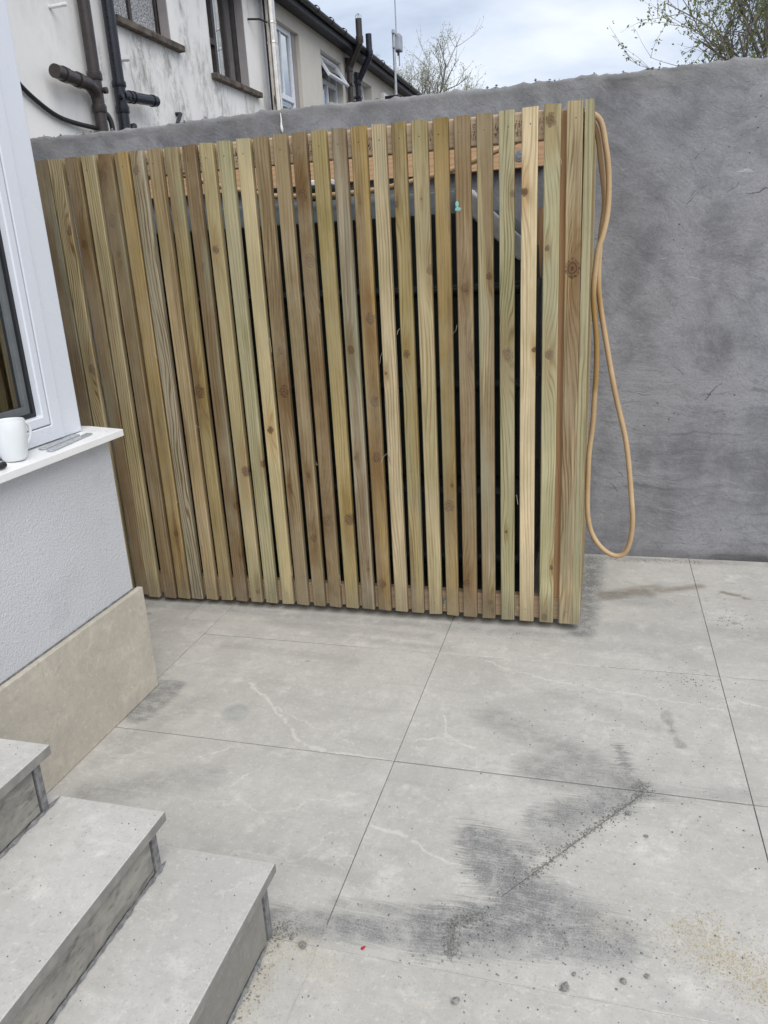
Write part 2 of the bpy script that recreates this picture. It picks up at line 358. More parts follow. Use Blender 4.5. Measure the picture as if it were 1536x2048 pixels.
def mat_tile(name, base, floor=True, bright=1., fk=.4):
    t = NT(name); W = t.pos(); P0 = t.vm('MULTIPLY', W, (1, 1, 0)) if floor else W
    q = t.vm('ADD', W, t.comb(t.math('MULTIPLY', t.rnd(), 37.), t.math('MULTIPLY', t.rnd(), 91.), 0))
    a = tuple(x*.86*bright for x in base); b = tuple(x*1.06*bright for x in base); wv = tuple(min(.8, x*1.42) for x in base)
    n1 = t.noise(q, 4.2, 7, .66, .5); n2 = t.noise(q, 26, 6, .7)
    st = t.noise(t.map(q, rot=(0, 0, .12), sc=(2.2, 34, 34)), 1., 5, .6)
    c = t.mix(t.mr(n1, .3, .7), a, b); c = t.mix(t.mr(t.noise(q, 11, 6, .7, .3), .5, .72, 0, .5), c, wv)
    c = t.mix(t.mr(n2, .35, .7, 0, .42), c, tuple(x*.8 for x in base))
    c = t.mix(t.mr(st, .5, .75, 0, .36), c, tuple(x*.76 for x in base))
    fl = t.noise(q, 85, 4, .75); c = t.mix(t.mr(fl, .55, .68, 0, fk), c, wv)
    fl2 = t.noise(q, 48, 5, .75); c = t.mix(t.mr(fl2, .52, .70, 0, .5), c, tuple(x*.68 for x in base)); sp3 = t.noise(q, 210, 2, .6); c = t.mix(t.mr(sp3, .6, .7, 0, .4), c, tuple(x*.55 for x in base))
    wq = t.vm('ADD', q, t.vm('SCALE', t.vm('SUBTRACT', t.noise(q, 5, 5, .6, col=True), (.5, .5, .5)), scale=.25))
    rd = t.math('ABSOLUTE', t.math('SUBTRACT', t.noise(t.map(wq, rot=(0, 0, .6), sc=(1, 2.2, 1)), 1.5, 2, .5), .5))
    vein = t.math('MULTIPLY', t.mr(rd, .002, .009, 1, 0), t.mr(t.noise(q, 2.1, 3), .5, .62)); c = t.mix(t.math('MULTIPLY', vein, .24), c, wv)
    rd2 = t.math('ABSOLUTE', t.math('SUBTRACT', t.noise(t.map(wq, loc=(4, 2, 0), rot=(0, 0, -.5), sc=(1, 2., 1)), 3.1, 2, .5), .5))
    vein2 = t.math('MULTIPLY', t.mr(rd2, .002, .008, 1, 0), t.mr(t.noise(q, 3.7, 3), .54, .62)); c = t.mix(t.math('MULTIPLY', vein2, .2), c, wv)
    ro = t.mr(n2, .3, .7, .5, .66)
    if floor:
        PV = t.vm('ADD', P0, t.vm('SCALE', t.vm('SUBTRACT', t.noise(P0, 14, 5, .7, col=True), (.5, .5, .5)), scale=.07)); PV = t.vm('MULTIPLY', PV, (1, 1, 0))
        V = []
        def poly(pts, ws):
            for i in range(len(pts)-1): V.append((pts[i], pts[i+1], ws[i]))
        poly([(-.996, -.5285), (-.8695, -.6406), (-.7655, -.7559), (-.71, -.819), (-.574, -.83), (-.46, -.832)], [.007, .006, .006, .006, .003])
        poly([(-.86, -.64), (-.72, -.72), (-.56, -.79)], [.0025, .002])
        poly([(-.279, -.2546), (-.1169, -.3249), (.0238, -.3614), (.2424, -.3944), (.4454, -.4251)], [.0028, .0035, .0035, .003])
        poly([(-.34, -.60), (-.318, -.7079), (-.2285, -.7382)], [.003, .005]); poly([(-.40, -.735), (-.318, -.708)], [.0025])
        poly([(-.4259, -1.0905), (-.3055, -1.1332), (-.1874, -1.1788)], [.006, .004])
        poly([(-.98, -.93), (-.86, -.85)], [.0022]); poly([(-.86, -1.06), (-.77, -.93)], [.0022]); poly([(.48, -.36), (.62, -.43), (.8, -.45)], [.005, .004])
        vm_ = None
        for A, B, wd in V:
            mk = t.mr(smear(t, PV, A, B, wd, 0), wd*.2, wd*1.5, 1, 0); vm_ = mk if vm_ is None else t.math('MAXIMUM', vm_, mk)
        vm_ = t.math('MULTIPLY', vm_, t.mr(t.noise(P0, 30, 3), .3, .55)); c = t.mix(t.math('MULTIPLY', vm_, .6), c, (.66, .64, .58))
        # cement dust brushed over the paving
        s = lambda x0, y0, x1, y1, w_, so, k: ((x0, y0), (x1, y1), w_, so, k)
        g1, n_1 = smear_group(t, P0, [s(-.16, -1.09, -.02, -1.24, .055, .03, .95), s(-.02, -1.23, .12, -1.30, .06, .05, .75), s(-.22, -1.36, .0, -1.27, .06, .03, .95), s(-.12, -1.16, .0, -1.28, .07, .03, .9), s(-.19, -1.06, -.05, -1.10, .03, .03, .8),
            s(-.02, -.99, .14, -.88, .05, .04, .75), s(-.02, -1.05, .05, -.95, .05, .05, .55), s(-.05, -.80, .17, -.83, .06, .06, .6), s(-.20, -.58, .13, -.78, .05, .05, .45), s(.0, -.70, .15, -.80, .05, .05, .6), s(.15, -.66, .185, -.84, .012, .012, 1.), s(.16, -.78, .20, -.845, .022, .014, 1.), s(.19, -.84, .25, -.86, .006, .006, .9), s(-.05, -.42, .25, -.55, .03, .04, .25), s(.17, -.85, .44, -.81, .03, .03, .35)], (.84, -.54), .21, (6., 230.))
        g2, n_2 = smear_group(t, P0, [s(-.53, -1.40, -.19, -1.37, .035, .025, .75), s(-.43, -1.33, -.24, -1.32, .016, .016, .5), s(-.2, -1.38, .14, -1.32, .035, .03, .65), s(-.65, -1.22, -.40, -1.25, .02, .03, .25)], (1, .02), .11, (4., 260.))
        g3, n_3 = smear_group(t, P0, [s(-1.25, -.61, -1.26, -.76, .055, .03, .8), s(-1.1, -.66, -1.24, -.9, .04, .05, .35), s(-1.18, -1.12, -.9, -1.0, .05, .05, .4), s(-1.24, -1.0, -1.14, -.85, .03, .04, .3)], (-.18, -1), .13, (4., 190.))
        g4, n_4 = smear_group(t, P0, [s(.03, .0, .06, .72, .05, .06, .85), s(.06, .30, .27, .36, .035, .05, .6), s(.16, .27, .33, .29, .03, .05, .35), s(.279, -.48, .31, -.63, .009, .014, .6), s(-2.2, -.02, -.02, -.04, .03, .05, .42), s(-.1, .72, .8, .74, .025, .03, .4)], (.5, .5), .10, (9., 14.))
        g5, n_5 = smear_group(t, P0, [s(-1.1, -.1, -.5, -.12, .03, .05, .3), s(-1.2, -.30, -.7, -.33, .02, .03, .22), s(-.2, -.06, .38, -.12, .04, .05, .22), s(.1, .05, .42, .02, .05, .06, .2), s(.5, .1, 1., .0, .06, .07, .25), s(-.9, -.16, -.4, -.2, .02, .03, .25)], (1, -.06), .08, (2., 60.))
        spk = t.noise(P0, 260, 4, .85)
        dens = t.math('MAXIMUM', t.math('MAXIMUM', g1, g2), t.math('MAXIMUM', g3, t.math('MAXIMUM', g4, g5)))
        dens = t.math('MULTIPLY', dens, t.mr(spk, .34, .62, .45, 1.2))
        dens = t.math('MULTIPLY', dens, t.mr(t.noise(P0, 20, 7, .75), .34, .6, .42, 1.06))
        c = t.mix(t.math('MULTIPLY', dens, 1.2, clamp=True), c, t.mix(t.noise(P0, 60, 4), (.15, .153, .152), (.23, .23, .222)))
        # damp and mud patches
        mud, _ = smear_group(t, P0, [s(.12, .33, .30, .42, .04, .05, .6), s(.32, .40, .47, .47, .02, .03, .6), s(.55, .42, .62, .38, .012, .012, .7)], (1, .4), .10, (12., 25.))
        c = t.mix(mud, c, (.16, .125, .085))
        # water or paint splashes
        sp = t.vor(t.vm('ADD', P0, t.vm('SCALE', t.vm('SUBTRACT', t.noise(P0, 22, 3, col=True), (.5, .5, .5)), scale=.06)), 5.2)
        spm = t.math('MULTIPLY', t.mr(sp, .045, .075, 1, 0), t.mr(t.noise(P0, 2.3, 2), .46, .52)); c = t.mix(t.math('MULTIPLY', spm, .5), c, (.2, .205, .2))
        d0 = t.vm('LENGTH', t.vm('MULTIPLY', t.vm('SUBTRACT', PV, (-.967, -.70, 0)), (1, .8, 0))); c = t.mix(t.mr(d0, .03, .05, .42, 0), c, (.25, .265, .262))
        # sawdust tint
        y1, _ = smear_group(t, P0, [s(.27, -1.25, .42, -1.36, .035, .05, .5), s(-.50, -1.44, -.36, -1.50, .03, .05, .35), s(-.52, -1.46, -.56, -1.7, .03, .04, .5), s(.1, -1.27, .3, -1.27, .02, .04, .25)], (1, .2), .12, (20., 30.))
        c = t.mix(t.math('MULTIPLY', y1, t.mr(t.noise(P0, 260, 2), .45, .6)), c, (.46, .40, .27))
    h = t.math('ADD', t.noise(q, 180, 4, .6), t.math('MULTIPLY', n2, .6))
    return t.bsdf(c, ro, t.bump(h, .12, .002), spec=.35)

def mat_brick_edge():
    t = NT('raw_riser_tile'); p = t.pos(); q = t.map(p, sc=(1, 1, 1))
    n1 = t.noise(t.map(p, sc=(1, 5, 9)), 1.4, 6, .7, .5)
    c = t.mix(t.mr(n1, .32, .66), (.17, .165, .15), (.33, .315, .275))
    c = t.mix(t.mr(t.noise(t.map(p, rot=(.5, 0, 0), sc=(1, 14, 50)), 1.1, 6, .7), .52, .66, 0, .7), c, (.085, .085, .082))
    c = t.mix(t.mr(t.noise(p, 13, 5, .7), .55, .7, 0, .5), c, (.38, .345, .29))
    return t.bsdf(c, .8, t.bump(n1, .3, .003), spec=.25)

M = {}
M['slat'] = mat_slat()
M['rail'] = mat_timber('sawn_white_wood_printed', (.56, .43, .3), (.66, .53, .38), 70, 'x', True)
M['rail_plain'] = mat_timber('sawn_white_wood', (.43, .31, .2), (.55, .41, .27), 70, 'x')
M['board'] = mat_timber('orange_softwood', (.55, .34, .19), (.64, .42, .245), 60, 'x')
M['post'] = mat_timber('orange_softwood_post', (.47, .275, .14), (.55, .34, .18), 70, 'z')
M['cement'] = mat_cement()
M['tile'] = mat_tile('porcelain_paving', (.50, .485, .445))
M['tread'] = mat_tile('porcelain_tread', (.535, .52, .485), False, 1., .3)
M['plinth'] = mat_tile('beige_porcelain', (.50, .46, .385), False)
M['riser'] = mat_brick_edge()
M['riser_plain'] = mat_tile('riser_porcelain', (.26, .25, .225), False)
M['grout'] = simple('grey_grout', (.22, .218, .205), .9, var=.3, sc=40, bump=.3)
M['mortar'] = simple('tile_adhesive', (.17, .172, .172), .9, var=.35, sc=60, bump=.5)
M['upvc'] = simple('white_upvc', (.68, .71, .765), .3, var=.008, sc=5)
M['sill'] = simple('white_sill_upvc', (.8, .8, .79), .34, var=.015, sc=12)
M['gasket'] = simple('black_rubber', (.012, .013, .015), .55)
M['grey_gasket'] = simple('grey_spacer', (.13, .14, .145), .45)
M['pebbledash'] = mat_render('painted_roughcast', (.61, .618, .64), 0, .5, .9)
M['house_a'] = mat_render('white_house_render', (.84, .83, .80), .12, .25)
M['house_b'] = mat_render('stained_house_render', (.85, .84, .815), .68, .25)
M['house_c'] = mat_render('cream_house_render', (.63, .60, .535), .10, .25)
M['house_d'] = mat_render('grey_cream_render', (.60, .565, .505), .15, .25)
M['brown_paint'] = simple('dark_brown_paint', (.035, .026, .024), .45, var=.3)
M['reveal'] = simple('mauve_grey_paint', (.30, .275, .27), .7, var=.1, sc=4)
M['stone_sill'] = simple('weathered_sill', (.10, .082, .066), .85, var=.6, sc=11, bump=.5)
M['brown_pipe'] = simple('brown_plastic_pipe', (.04, .03, .028), .35, var=.15)
M['black_pipe'] = simple('black_plastic_pipe', (.012, .014, .022), .3, var=.15)
M['gutter'] = simple('black_gutter_plastic', (.012, .012, .013), .4)
M['soffit'] = simple('black_soffit', (.014, .015, .02), .55)
M['slate'] = simple('dark_roof_slate', (.05, .05, .055), .6, var=.3, sc=30, bump=.3)
M['steel'] = simple('stainless_flue', (.72, .66, .58), .16, 1., var=.12, sc=9)
M['galv'] = simple('galvanised_steel', (.50, .52, .53), .42, .55, var=.12, sc=120)
M['tile_edge'] = simple('sawn_porcelain_edge', (.235, .228, .21), .7, var=.15, sc=30)
M['mast'] = simple('aluminium_mast', (.42, .44, .47), .4, .6, var=.1)
M['greybox'] = simple('grey_plastic', (.34, .37, .42), .5)
def mat_tank():
    t = NT('dark_green_polythene'); n = t.n('ShaderNodeNewGeometry').outputs['True Normal']; up = t.sep(n)[2]; p = t.pos()
    dust = t.math('MULTIPLY', t.math('MULTIPLY', t.mr(up, .25, .7), t.mr(t.sep(p)[2], 1.15, 1.3)), t.mr(t.noise(p, 9, 5, .6), .2, .6, .6, 1.))  # grey dust together with painted sky reflection on the upward faces
    return t.bsdf(t.mix(dust, (.006, .014, .013), (.085, .105, .112)), t.mr(dust, 0, 1, .34, .6), spec=.4)
M['tank'] = mat_tank()
M['hose'] = None
M['ceramic'] = simple('white_glazed_ceramic', (.74, .77, .78), .12, var=.02)
M['whitecap'] = simple('white_plastic', (.75, .76, .75), .4)
M['curtain'] = simple('white_net_curtain', (.62, .64, .68), .9, var=.1, sc=30)
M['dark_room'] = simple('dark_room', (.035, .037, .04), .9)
M['bark'] = simple('grey_brown_bark', (.17, .15, .135), .9, var=.3, sc=30)
M['twig'] = simple('pale_twig_bark', (.30, .29, .265), .9, var=.2, sc=10)
M['earth'] = simple('bare_yard_ground', (.13, .125, .115), .95, var=.3, sc=3, bump=.3, bsc=20)
M['grit'] = simple('cement_grit', (.22, .218, .2), .95, var=.5, sc=300)
M['stone'] = simple('dark_pebble', (.12, .116, .105), .9, var=.5, sc=90, bump=.4, bsc=300)
M['sawdust'] = simple('pine_sawdust', (.52, .44, .28), .95, var=.25, sc=300)
M['red'] = simple('red_petal', (.5, .03, .04), .5)
M['ink'] = simple('black_print', (.05, .03, .02), .8)
M['teal'] = simple('teal_paint_mark', (.25, .52, .46), .7)
def mat_hose():
    t = NT('tan_rubber_hose'); x, y, z = t.sep(t.pos()); n = t.noise(t.pos(), 7, 4)
    c = t.mix(t.mr(n, .35, .7), (.45, .31, .165), (.56, .405, .235))
    amber = t.math('MULTIPLY', t.math('MULTIPLY', t.mr(x, .07, .055, 0, 1), t.mr(z, 1.22, 1.1)), t.mr(z, .78, .82)); c = t.mix(t.math('MULTIPLY', amber, .75), c, (.30, .17, .035))
    c = t.mix(t.mr(t.noise(t.pos(), 60, 4), .6, .75, 0, .35), c, (.3, .25, .18))
    return t.bsdf(c, .42, spec=.4)
M['hose'] = mat_hose()
def mat_glass(name, tint, refl=.08):
    t = NT(name); tr = t.n('ShaderNodeBsdfTransparent'); tr.inputs[0].default_value = (*tint, 1); gl = t.n('ShaderNodeBsdfGlossy'); gl.inputs['Roughness'].default_value = .012; gl.inputs[0].default_value = (.9, .93, .95, 1)
    fr = t.n('ShaderNodeFresnel'); fr.inputs[0].default_value = 1.5
    ms = t.n('ShaderNodeMixShader'); t.put(ms.inputs[0], t.math('ADD', t.math('MULTIPLY', fr.outputs[0], 1.5), refl, clamp=True)); t.t.links.new(tr.outputs[0], ms.inputs[1]); t.t.links.new(gl.outputs[0], ms.inputs[2]); t.t.links.new(ms.outputs[0], t.out.inputs[0]); return t.m
M['glass'] = mat_glass('window_glass', (.34, .39, .40), .13)
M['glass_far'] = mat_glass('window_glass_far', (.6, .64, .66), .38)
def mat_obscure():
    t = NT('obscured_glass'); p = t.obj(); n = t.noise(t.map(p, sc=(1, 1, 1)), 55, 4, .7, 1.5); v = t.vor(p, 45)
    return t.bsdf(t.mix(t.mr(v, .1, .5), (.16, .165, .175), (.55, .56, .58)), .16, t.bump(t.math('ADD', n, v), 1., .02), spec=.9)
M['obscure'] = mat_obscure()
def mat_leaf(name, a, b):
    t = NT(name); n = t.noise(t.pos(), 3., 3); c = t.mix(t.mr(n, .35, .65), a, b)
    d = t.n('ShaderNodeBsdfDiffuse'); t.put(d.inputs[0], c); tl = t.n('ShaderNodeBsdfTranslucent'); t.put(tl.inputs[0], t.mix(1., c, (1.3, 1.4, .7), 'MULTIPLY'))
    ms = t.n('ShaderNodeMixShader'); ms.inputs[0].default_value = .4; t.t.links.new(d.outputs[0], ms.inputs[1]); t.t.links.new(tl.outputs[0], ms.inputs[2]); t.t.links.new(ms.outputs[0], t.out.inputs[0]); return t.m
M['leaf'] = mat_leaf('young_leaf', (.17, .185, .12), (.29, .32, .14))
M['bud'] = mat_leaf('pale_bud', (.24, .26, .15), (.34, .36, .22))

# ------------------------------------------------------------------ ground and paving
g = MB().add([(-600, -600, -.06), (600, -600, -.06), (600, 900, -.06), (-600, 900, -.06)], [(0, 1, 2, 3)]).build('ground', M['earth']); tag(g, kind='structure')
bed = MB().box(-4.3, 4.2, -4.2, .80, -.05, -.0035).build('patio', M['grout']); tag(bed, kind='structure')
def tile(poly, gap=.0010):
    c = Vector((sum(p[0] for p in poly)/len(poly), sum(p[1] for p in poly)/len(poly)))
    n = len(poly); out = []
    for i in range(n):                                            # inset for the joint
        p0, p1, p2 = Vector(poly[i-1]), Vector(poly[i]), Vector(poly[(i+1) % n])
        d1 = (p1-p0).normalized(); d2 = (p2-p1).normalized(); n1 = Vector((-d1.y, d1.x)); n2 = Vector((-d2.y, d2.x))
        g1 = gap*(1.9 if abs(d1.x) > .95 else 1); g2 = gap*(1.9 if abs(d2.x) > .95 else 1); cr_ = n1.x*n2.y-n1.y*n2.x   # joints along the fence a little wider
        out.append(p1+Vector(((g1*n2.y-g2*n1.y)/cr_, (g2*n1.x-g1*n2.x)/cr_)))
    dz = random.uniform(-.0006, .0006)
    return MB().prism([tuple(p) for p in out], -.0034+0, dz).build('paving_tile', M['tile'], bed, bevel=.0008, loc=(c.x, c.y, 0))
XS = [-2.205, -1.318, -.4313, .4548, 1.3415, 2.228, 3.11, 4.0]; YS = [-3.253, -2.649, -2.046, -1.442, -.8385, -.2325, .371, .765]
for i in range(len(XS)-1):
    for j in range(len(YS)-1):
        x0, x1, y0, y1 = XS[i], XS[i+1], YS[j], YS[j+1]
        if i == 0 and j >= 4: continue
        if i == 2 and j == 3:
            tile([(x0, y0), (-.246, y0), (.2088, y1), (x0, y1)]); tile([(-.246, y0), (x1, y0), (x1, y1), (.2088, y1)]); continue
        tile([(x0, y0), (x1, y0), (x1, y1), (x0, y1)])
tile([(-2.205, -.70), (-1.318, -.70), (-1.318, -.128), (-1.4555, -.128), (-1.4555, .371), (-2.205, .371)])
tile([(-1.4555, -.128), (-1.318, -.128), (-1.318, .371), (-1.4555, .371)]); tile([(-2.205, .371), (-1.318, .371), (-1.318, .765), (-2.205, .765)])

fl_ = MB()                                                         # joints packed flush with dust
def fill(a, b):
    a, b = Vector((*a, 0)), Vector((*b, 0)); d_ = (b-a).normalized(); n_ = Vector((-d_.y, d_.x, 0))*.0016
    q = [a+n_, a-n_, b-n_, b+n_]; fl_.add([(p.x, p.y, -.0034) for p in q]+[(p.x, p.y, -.0002) for p in q], [(0, 1, 2, 3), (4, 7, 6, 5), (0, 4, 5, 1), (1, 5, 6, 2), (2, 6, 7, 3), (3, 7, 4, 0)])
fill((-.246, -1.442), (-.095, -1.2418)); fill((-.70, -1.442), (1.34, -1.442)); fill((-.4313, -1.39), (-.4313, -2.046)); fill((-.4313, -2.046), (.6, -2.046)); fill((-.72, -.2325), (-.43, -.2325)); fill((-.43, -.2325), (.1, -.2325))
tag(fl_.build('packed_dust', M['tile'], bed), kind='stuff')

# ------------------------------------------------------------------ boundary wall
WY, WT = .7654, 1.886
def wall_top(x):
    v = Vector((x*1.3, 3.1, 0)); f = Vector((x*9, 1.7, 0)); h = Vector((x*38, 5.2, 0))
    return WT + .008*mnoise.noise(v) + .006*mnoise.noise(f) + .010*max(0, mnoise.noise(h)) + .002*mnoise.noise(Vector((x*60, 1.1, 0)))
mb = MB(); nx, X0, X1 = 900, -4.2, 4.6; zs = [-.05, .3, .8, 1.2, 1.5, 1.7, 1.78, 1.82, 1.845, 1.862, 1.876, 1.0]
vs = []; fs = []; nr = len(zs)
prof_y = [0, .03, .07, .11, .15, .2]
for i in range(nx+1):
    x = X0+(X1-X0)*i/nx; tz = wall_top(x)
    for k, z in enumerate(zs[:-1]):
        ny = .004*mnoise.noise(Vector((x*3, z*3, 0)))+(.006*mnoise.noise(Vector((x*16, z*22, 4))) if z > 1.75 else 0) + (.012*mnoise.noise(Vector((x*5, 9, 4)))*max(0, (z-1.8)/.08) if z > 1.8 else 0)
        vs.append((x, WY+ny, z if z < 1.8 else z+(tz-WT)*(z-1.8)/.08))
    for k, yy in enumerate(prof_y):
        b = .010*max(0, mnoise.noise(Vector((x*17, yy*30, 2)))+.15)+.004*abs(mnoise.noise(Vector((x*45, yy*60, 7))))
        vs.append((x, WY+.006+yy, tz+b-.004-(.02 if k == 5 else 0)))
    vs.append((x, WY+.21, -.05))
row = len(zs)-1+len(prof_y)+1
for i in range(nx):
    for k in range(row-1): fs.append((i*row+k, (i+1)*row+k, (i+1)*row+k+1, i*row+k+1))
fs += [tuple(range(row)), tuple(nx*row+k for k in range(row-1, -1, -1))]
bw = MB().add(vs, fs).build('boundary_wall', M['cement'], smooth=False)
for p in bw.data.polygons: p.use_smooth = True
tag(bw, 'grey trowelled cement garden wall with a rough crumbling top edge', 'wall')
d = MB().tube(catmull([(-1.235, WY-.004, 1.875), (-1.233, WY-.005, 1.85), (-1.234, WY-.006, 1.825), (-1.231, WY-.006, 1.80)], 4), [.0022, .0022, .0024, .0025, .0028, .003, .0034, .004, .005, .006, .0055, .003, .001][:13], 8).build('paint_drip', M['whitecap'], bw, smooth=True)
mb = MB()
for k in range(90):                                              # crumbs of mortar lying along the wall top
    x = random.uniform(-2.7, 1.3); y = WY+random.uniform(.0, .12)*random.random(); r = random.uniform(.002, .007); z = wall_top(x)+.002
    vs = [(x+r*random.uniform(.5, 1.3)*a, y+r*random.uniform(.5, 1.2)*b, z+r*random.uniform(.4, 1)*c) for a, b, c in ((1, 0, 0), (-1, 0, 0), (0, 1, 0), (0, -1, 0), (0, 0, 1), (0, 0, -1))]
    mb.add(vs, [(0, 2, 4), (2, 1, 4), (1, 3, 4), (3, 0, 4), (2, 0, 5), (1, 2, 5), (3, 1, 5), (0, 3, 5)])
tag(mb.build('mortar_crumbs', M['grit'], bw), kind='stuff')

# ------------------------------------------------------------------ slatted screen
SL = [
 (-0.0503,-0.0467,0.0460,0.0498,1.6856,0.0294,[(-0.0005, 1.226, 0.0205)]),
 (-0.1142,-0.1145,0.0476,0.0479,1.6835,0.0294,[(-0.0018, 0.968, 0.0126), (-0.012, 1.288, 0.0065), (0.0168, 0.24, 0.0064), (-0.0066, 0.048, 0.0104), (-0.0054, 1.641, 0.0141)]),
 (-0.1782,-0.1832,0.0467,0.0494,1.6815,0.0293,[(-0.0159, 1.453, 0.0105), (0.0171, 0.984, 0.0068)]),
 (-0.2467,-0.2492,0.0453,0.0465,1.6793,0.0293,[(0.0175, 1.45, 0.0081), (0.0022, 0.969, 0.0173), (-0.0037, 0.364, 0.0047)]),
 (-0.3133,-0.3169,0.0475,0.0462,1.6775,0.0300,[(0.0119, 1.214, 0.0085), (0.0071, 0.093, 0.0088)]),
 (-0.3816,-0.3855,0.0485,0.0495,1.6774,0.0308,[(-0.0004, 1.182, 0.0096), (0.0158, 0.967, 0.0098), (0.0017, 1.057, 0.0035), (-0.0154, 0.637, 0.0056), (-0.0097, 0.16, 0.0118)]),
 (-0.4456,-0.4472,0.0465,0.0429,1.6773,0.0315,[(-0.0026, 0.45, 0.0163), (0.009, 0.528, 0.0057)]),
 (-0.5122,-0.5141,0.0487,0.0481,1.6771,0.0320,[(0.0016, 1.454, 0.0043), (0.0227, 1.241, 0.0124)]),
 (-0.5752,-0.5798,0.0433,0.0462,1.6772,0.0325,[(-0.017, 1.444, 0.0079), (-0.0035, 0.978, 0.0102)]),
 (-0.6386,-0.6428,0.0442,0.0469,1.6774,0.0330,[(-0.0143, 0.916, 0.0047)]),
 (-0.7065,-0.7080,0.0491,0.0486,1.6776,0.0335,[(-0.007, 1.456, 0.0036), (0.0078, 1.097, 0.0141), (0.0058, 0.819, 0.0136), (0.0019, 0.623, 0.0139), (-0.0046, 0.14, 0.0146)]),
 (-0.7684,-0.7720,0.0444,0.0483,1.6778,0.0333,[(-0.0133, 0.619, 0.007), (0.0094, 0.195, 0.0052), (-0.0056, 0.997, 0.0106)]),
 (-0.8373,-0.8366,0.0507,0.0498,1.6781,0.0329,[(0.0143, 0.386, 0.0177)]),
 (-0.9031,-0.9031,0.0497,0.0456,1.6783,0.0325,[(-0.0006, 1.491, 0.0134), (0.007, 1.29, 0.0159), (-0.003, 0.38, 0.018)]),
 (-0.9684,-0.9683,0.0486,0.0470,1.6783,0.0321,[(0.0001, 0.31, 0.0127), (0.0003, 0.553, 0.0069)]),
 (-1.0354,-1.0364,0.0523,0.0529,1.6775,0.0317,[(-0.0095, 0.51, 0.007), (0.0038, 0.858, 0.0151), (0.0088, 1.002, 0.0111)]),
 (-1.0954,-1.0980,0.0488,0.0501,1.6768,0.0312,[(-0.0016, 0.719, 0.0116)]),
 (-1.1652,-1.1666,0.0538,0.0550,1.6760,0.0307,[(0.0257, 0.59, 0.0113)]),
 (-1.2287,-1.2296,0.0509,0.0475,1.6752,0.0303,[(-0.0056, 1.344, 0.0109), (0.0136, 0.561, 0.0158), (0.01, 0.075, 0.0091)]),
 (-1.2921,-1.2955,0.0516,0.0498,1.6744,0.0298,[(0.0219, 0.423, 0.0088), (0.0205, 0.223, 0.009)]),
 (-1.3583,-1.3593,0.0517,0.0523,1.6738,0.0294,[(-0.0047, 0.86, 0.0181)]),
 (-1.4234,-1.4253,0.0557,0.0510,1.6738,0.0277,[]),
 (-1.4905,-1.4903,0.0643,0.0532,1.6739,0.0259,[(-0.0058, 1.613, 0.0112)]),
 (-1.5497,-1.5527,0.0579,0.0533,1.6739,0.0241,[(0.0062, 0.303, 0.0094)]),
 (-1.6141,-1.6159,0.0559,0.0518,1.6739,0.0224,[(-0.0174, 1.605, 0.0154), (-0.0056, 1.46, 0.0155), (0.0004, 1.349, 0.0078)]),
 (-1.6802,-1.6906,0.0642,0.0648,1.6739,0.0203,[]),
 (-1.7461,-1.7411,0.0624,0.0450,1.6740,0.0300,[(-0.0014, 1.389, 0.0107)]),
 (-1.8155,-1.8105,0.0643,0.0450,1.6740,0.0300,[(0.0129, 1.433, 0.0094), (0.0103, 0.948, 0.0127)]),
 (-1.8692,-1.8642,0.0496,0.0450,1.6740,0.0300,[]),
]
# heart (0 pale - 1 brown), grain strength, tint
T_PALE = (.52, .435, .26); T_CREAM = (.62, .51, .335); T_GREEN = (.45, .415, .26); T_OLIVE = (.34, .27, .13); T_GOLD = (.38, .275, .12); T_TAN = (.41, .315, .18); T_GREY = (.36, .32, .24)
TONE = [(.55, .8, T_CREAM), (.08, .6, T_GREEN), (.2, .5, T_CREAM), (.18, .8, T_GREEN), (.58, .7, T_PALE), (.8, .5, T_TAN), (.3, .25, T_GOLD), (.22, .6, T_PALE), (.45, .7, T_OLIVE), (.25, .7, T_CREAM),
        (.62, .35, T_GOLD), (.55, .5, T_GREY), (.3, .35, T_OLIVE), (.75, .35, T_GOLD), (.4, .4, T_TAN), (.5, .6, T_TAN), (.2, .35, T_PALE), (.12, .5, T_GREEN), (.15, .4, T_PALE), (.82, .5, T_TAN), (.45, .4, T_OLIVE), (.4, .45, T_TAN),
        (.25, 1.25, T_GREY), (.4, .3, T_GOLD), (.7, .4, T_TAN), (.3, .8, T_PALE), (.78, .5, T_TAN), (.1, 1.3, T_PALE), (.75, .5, T_GREY), (.5, .5, T_TAN), (.4, .5, T_OLIVE)]
TH = .0245
scr = thing('slatted_screen', 'timber slat screen of upright treated battens hiding a tank by the grey wall', 'fence', (-1.0, 0, 0))
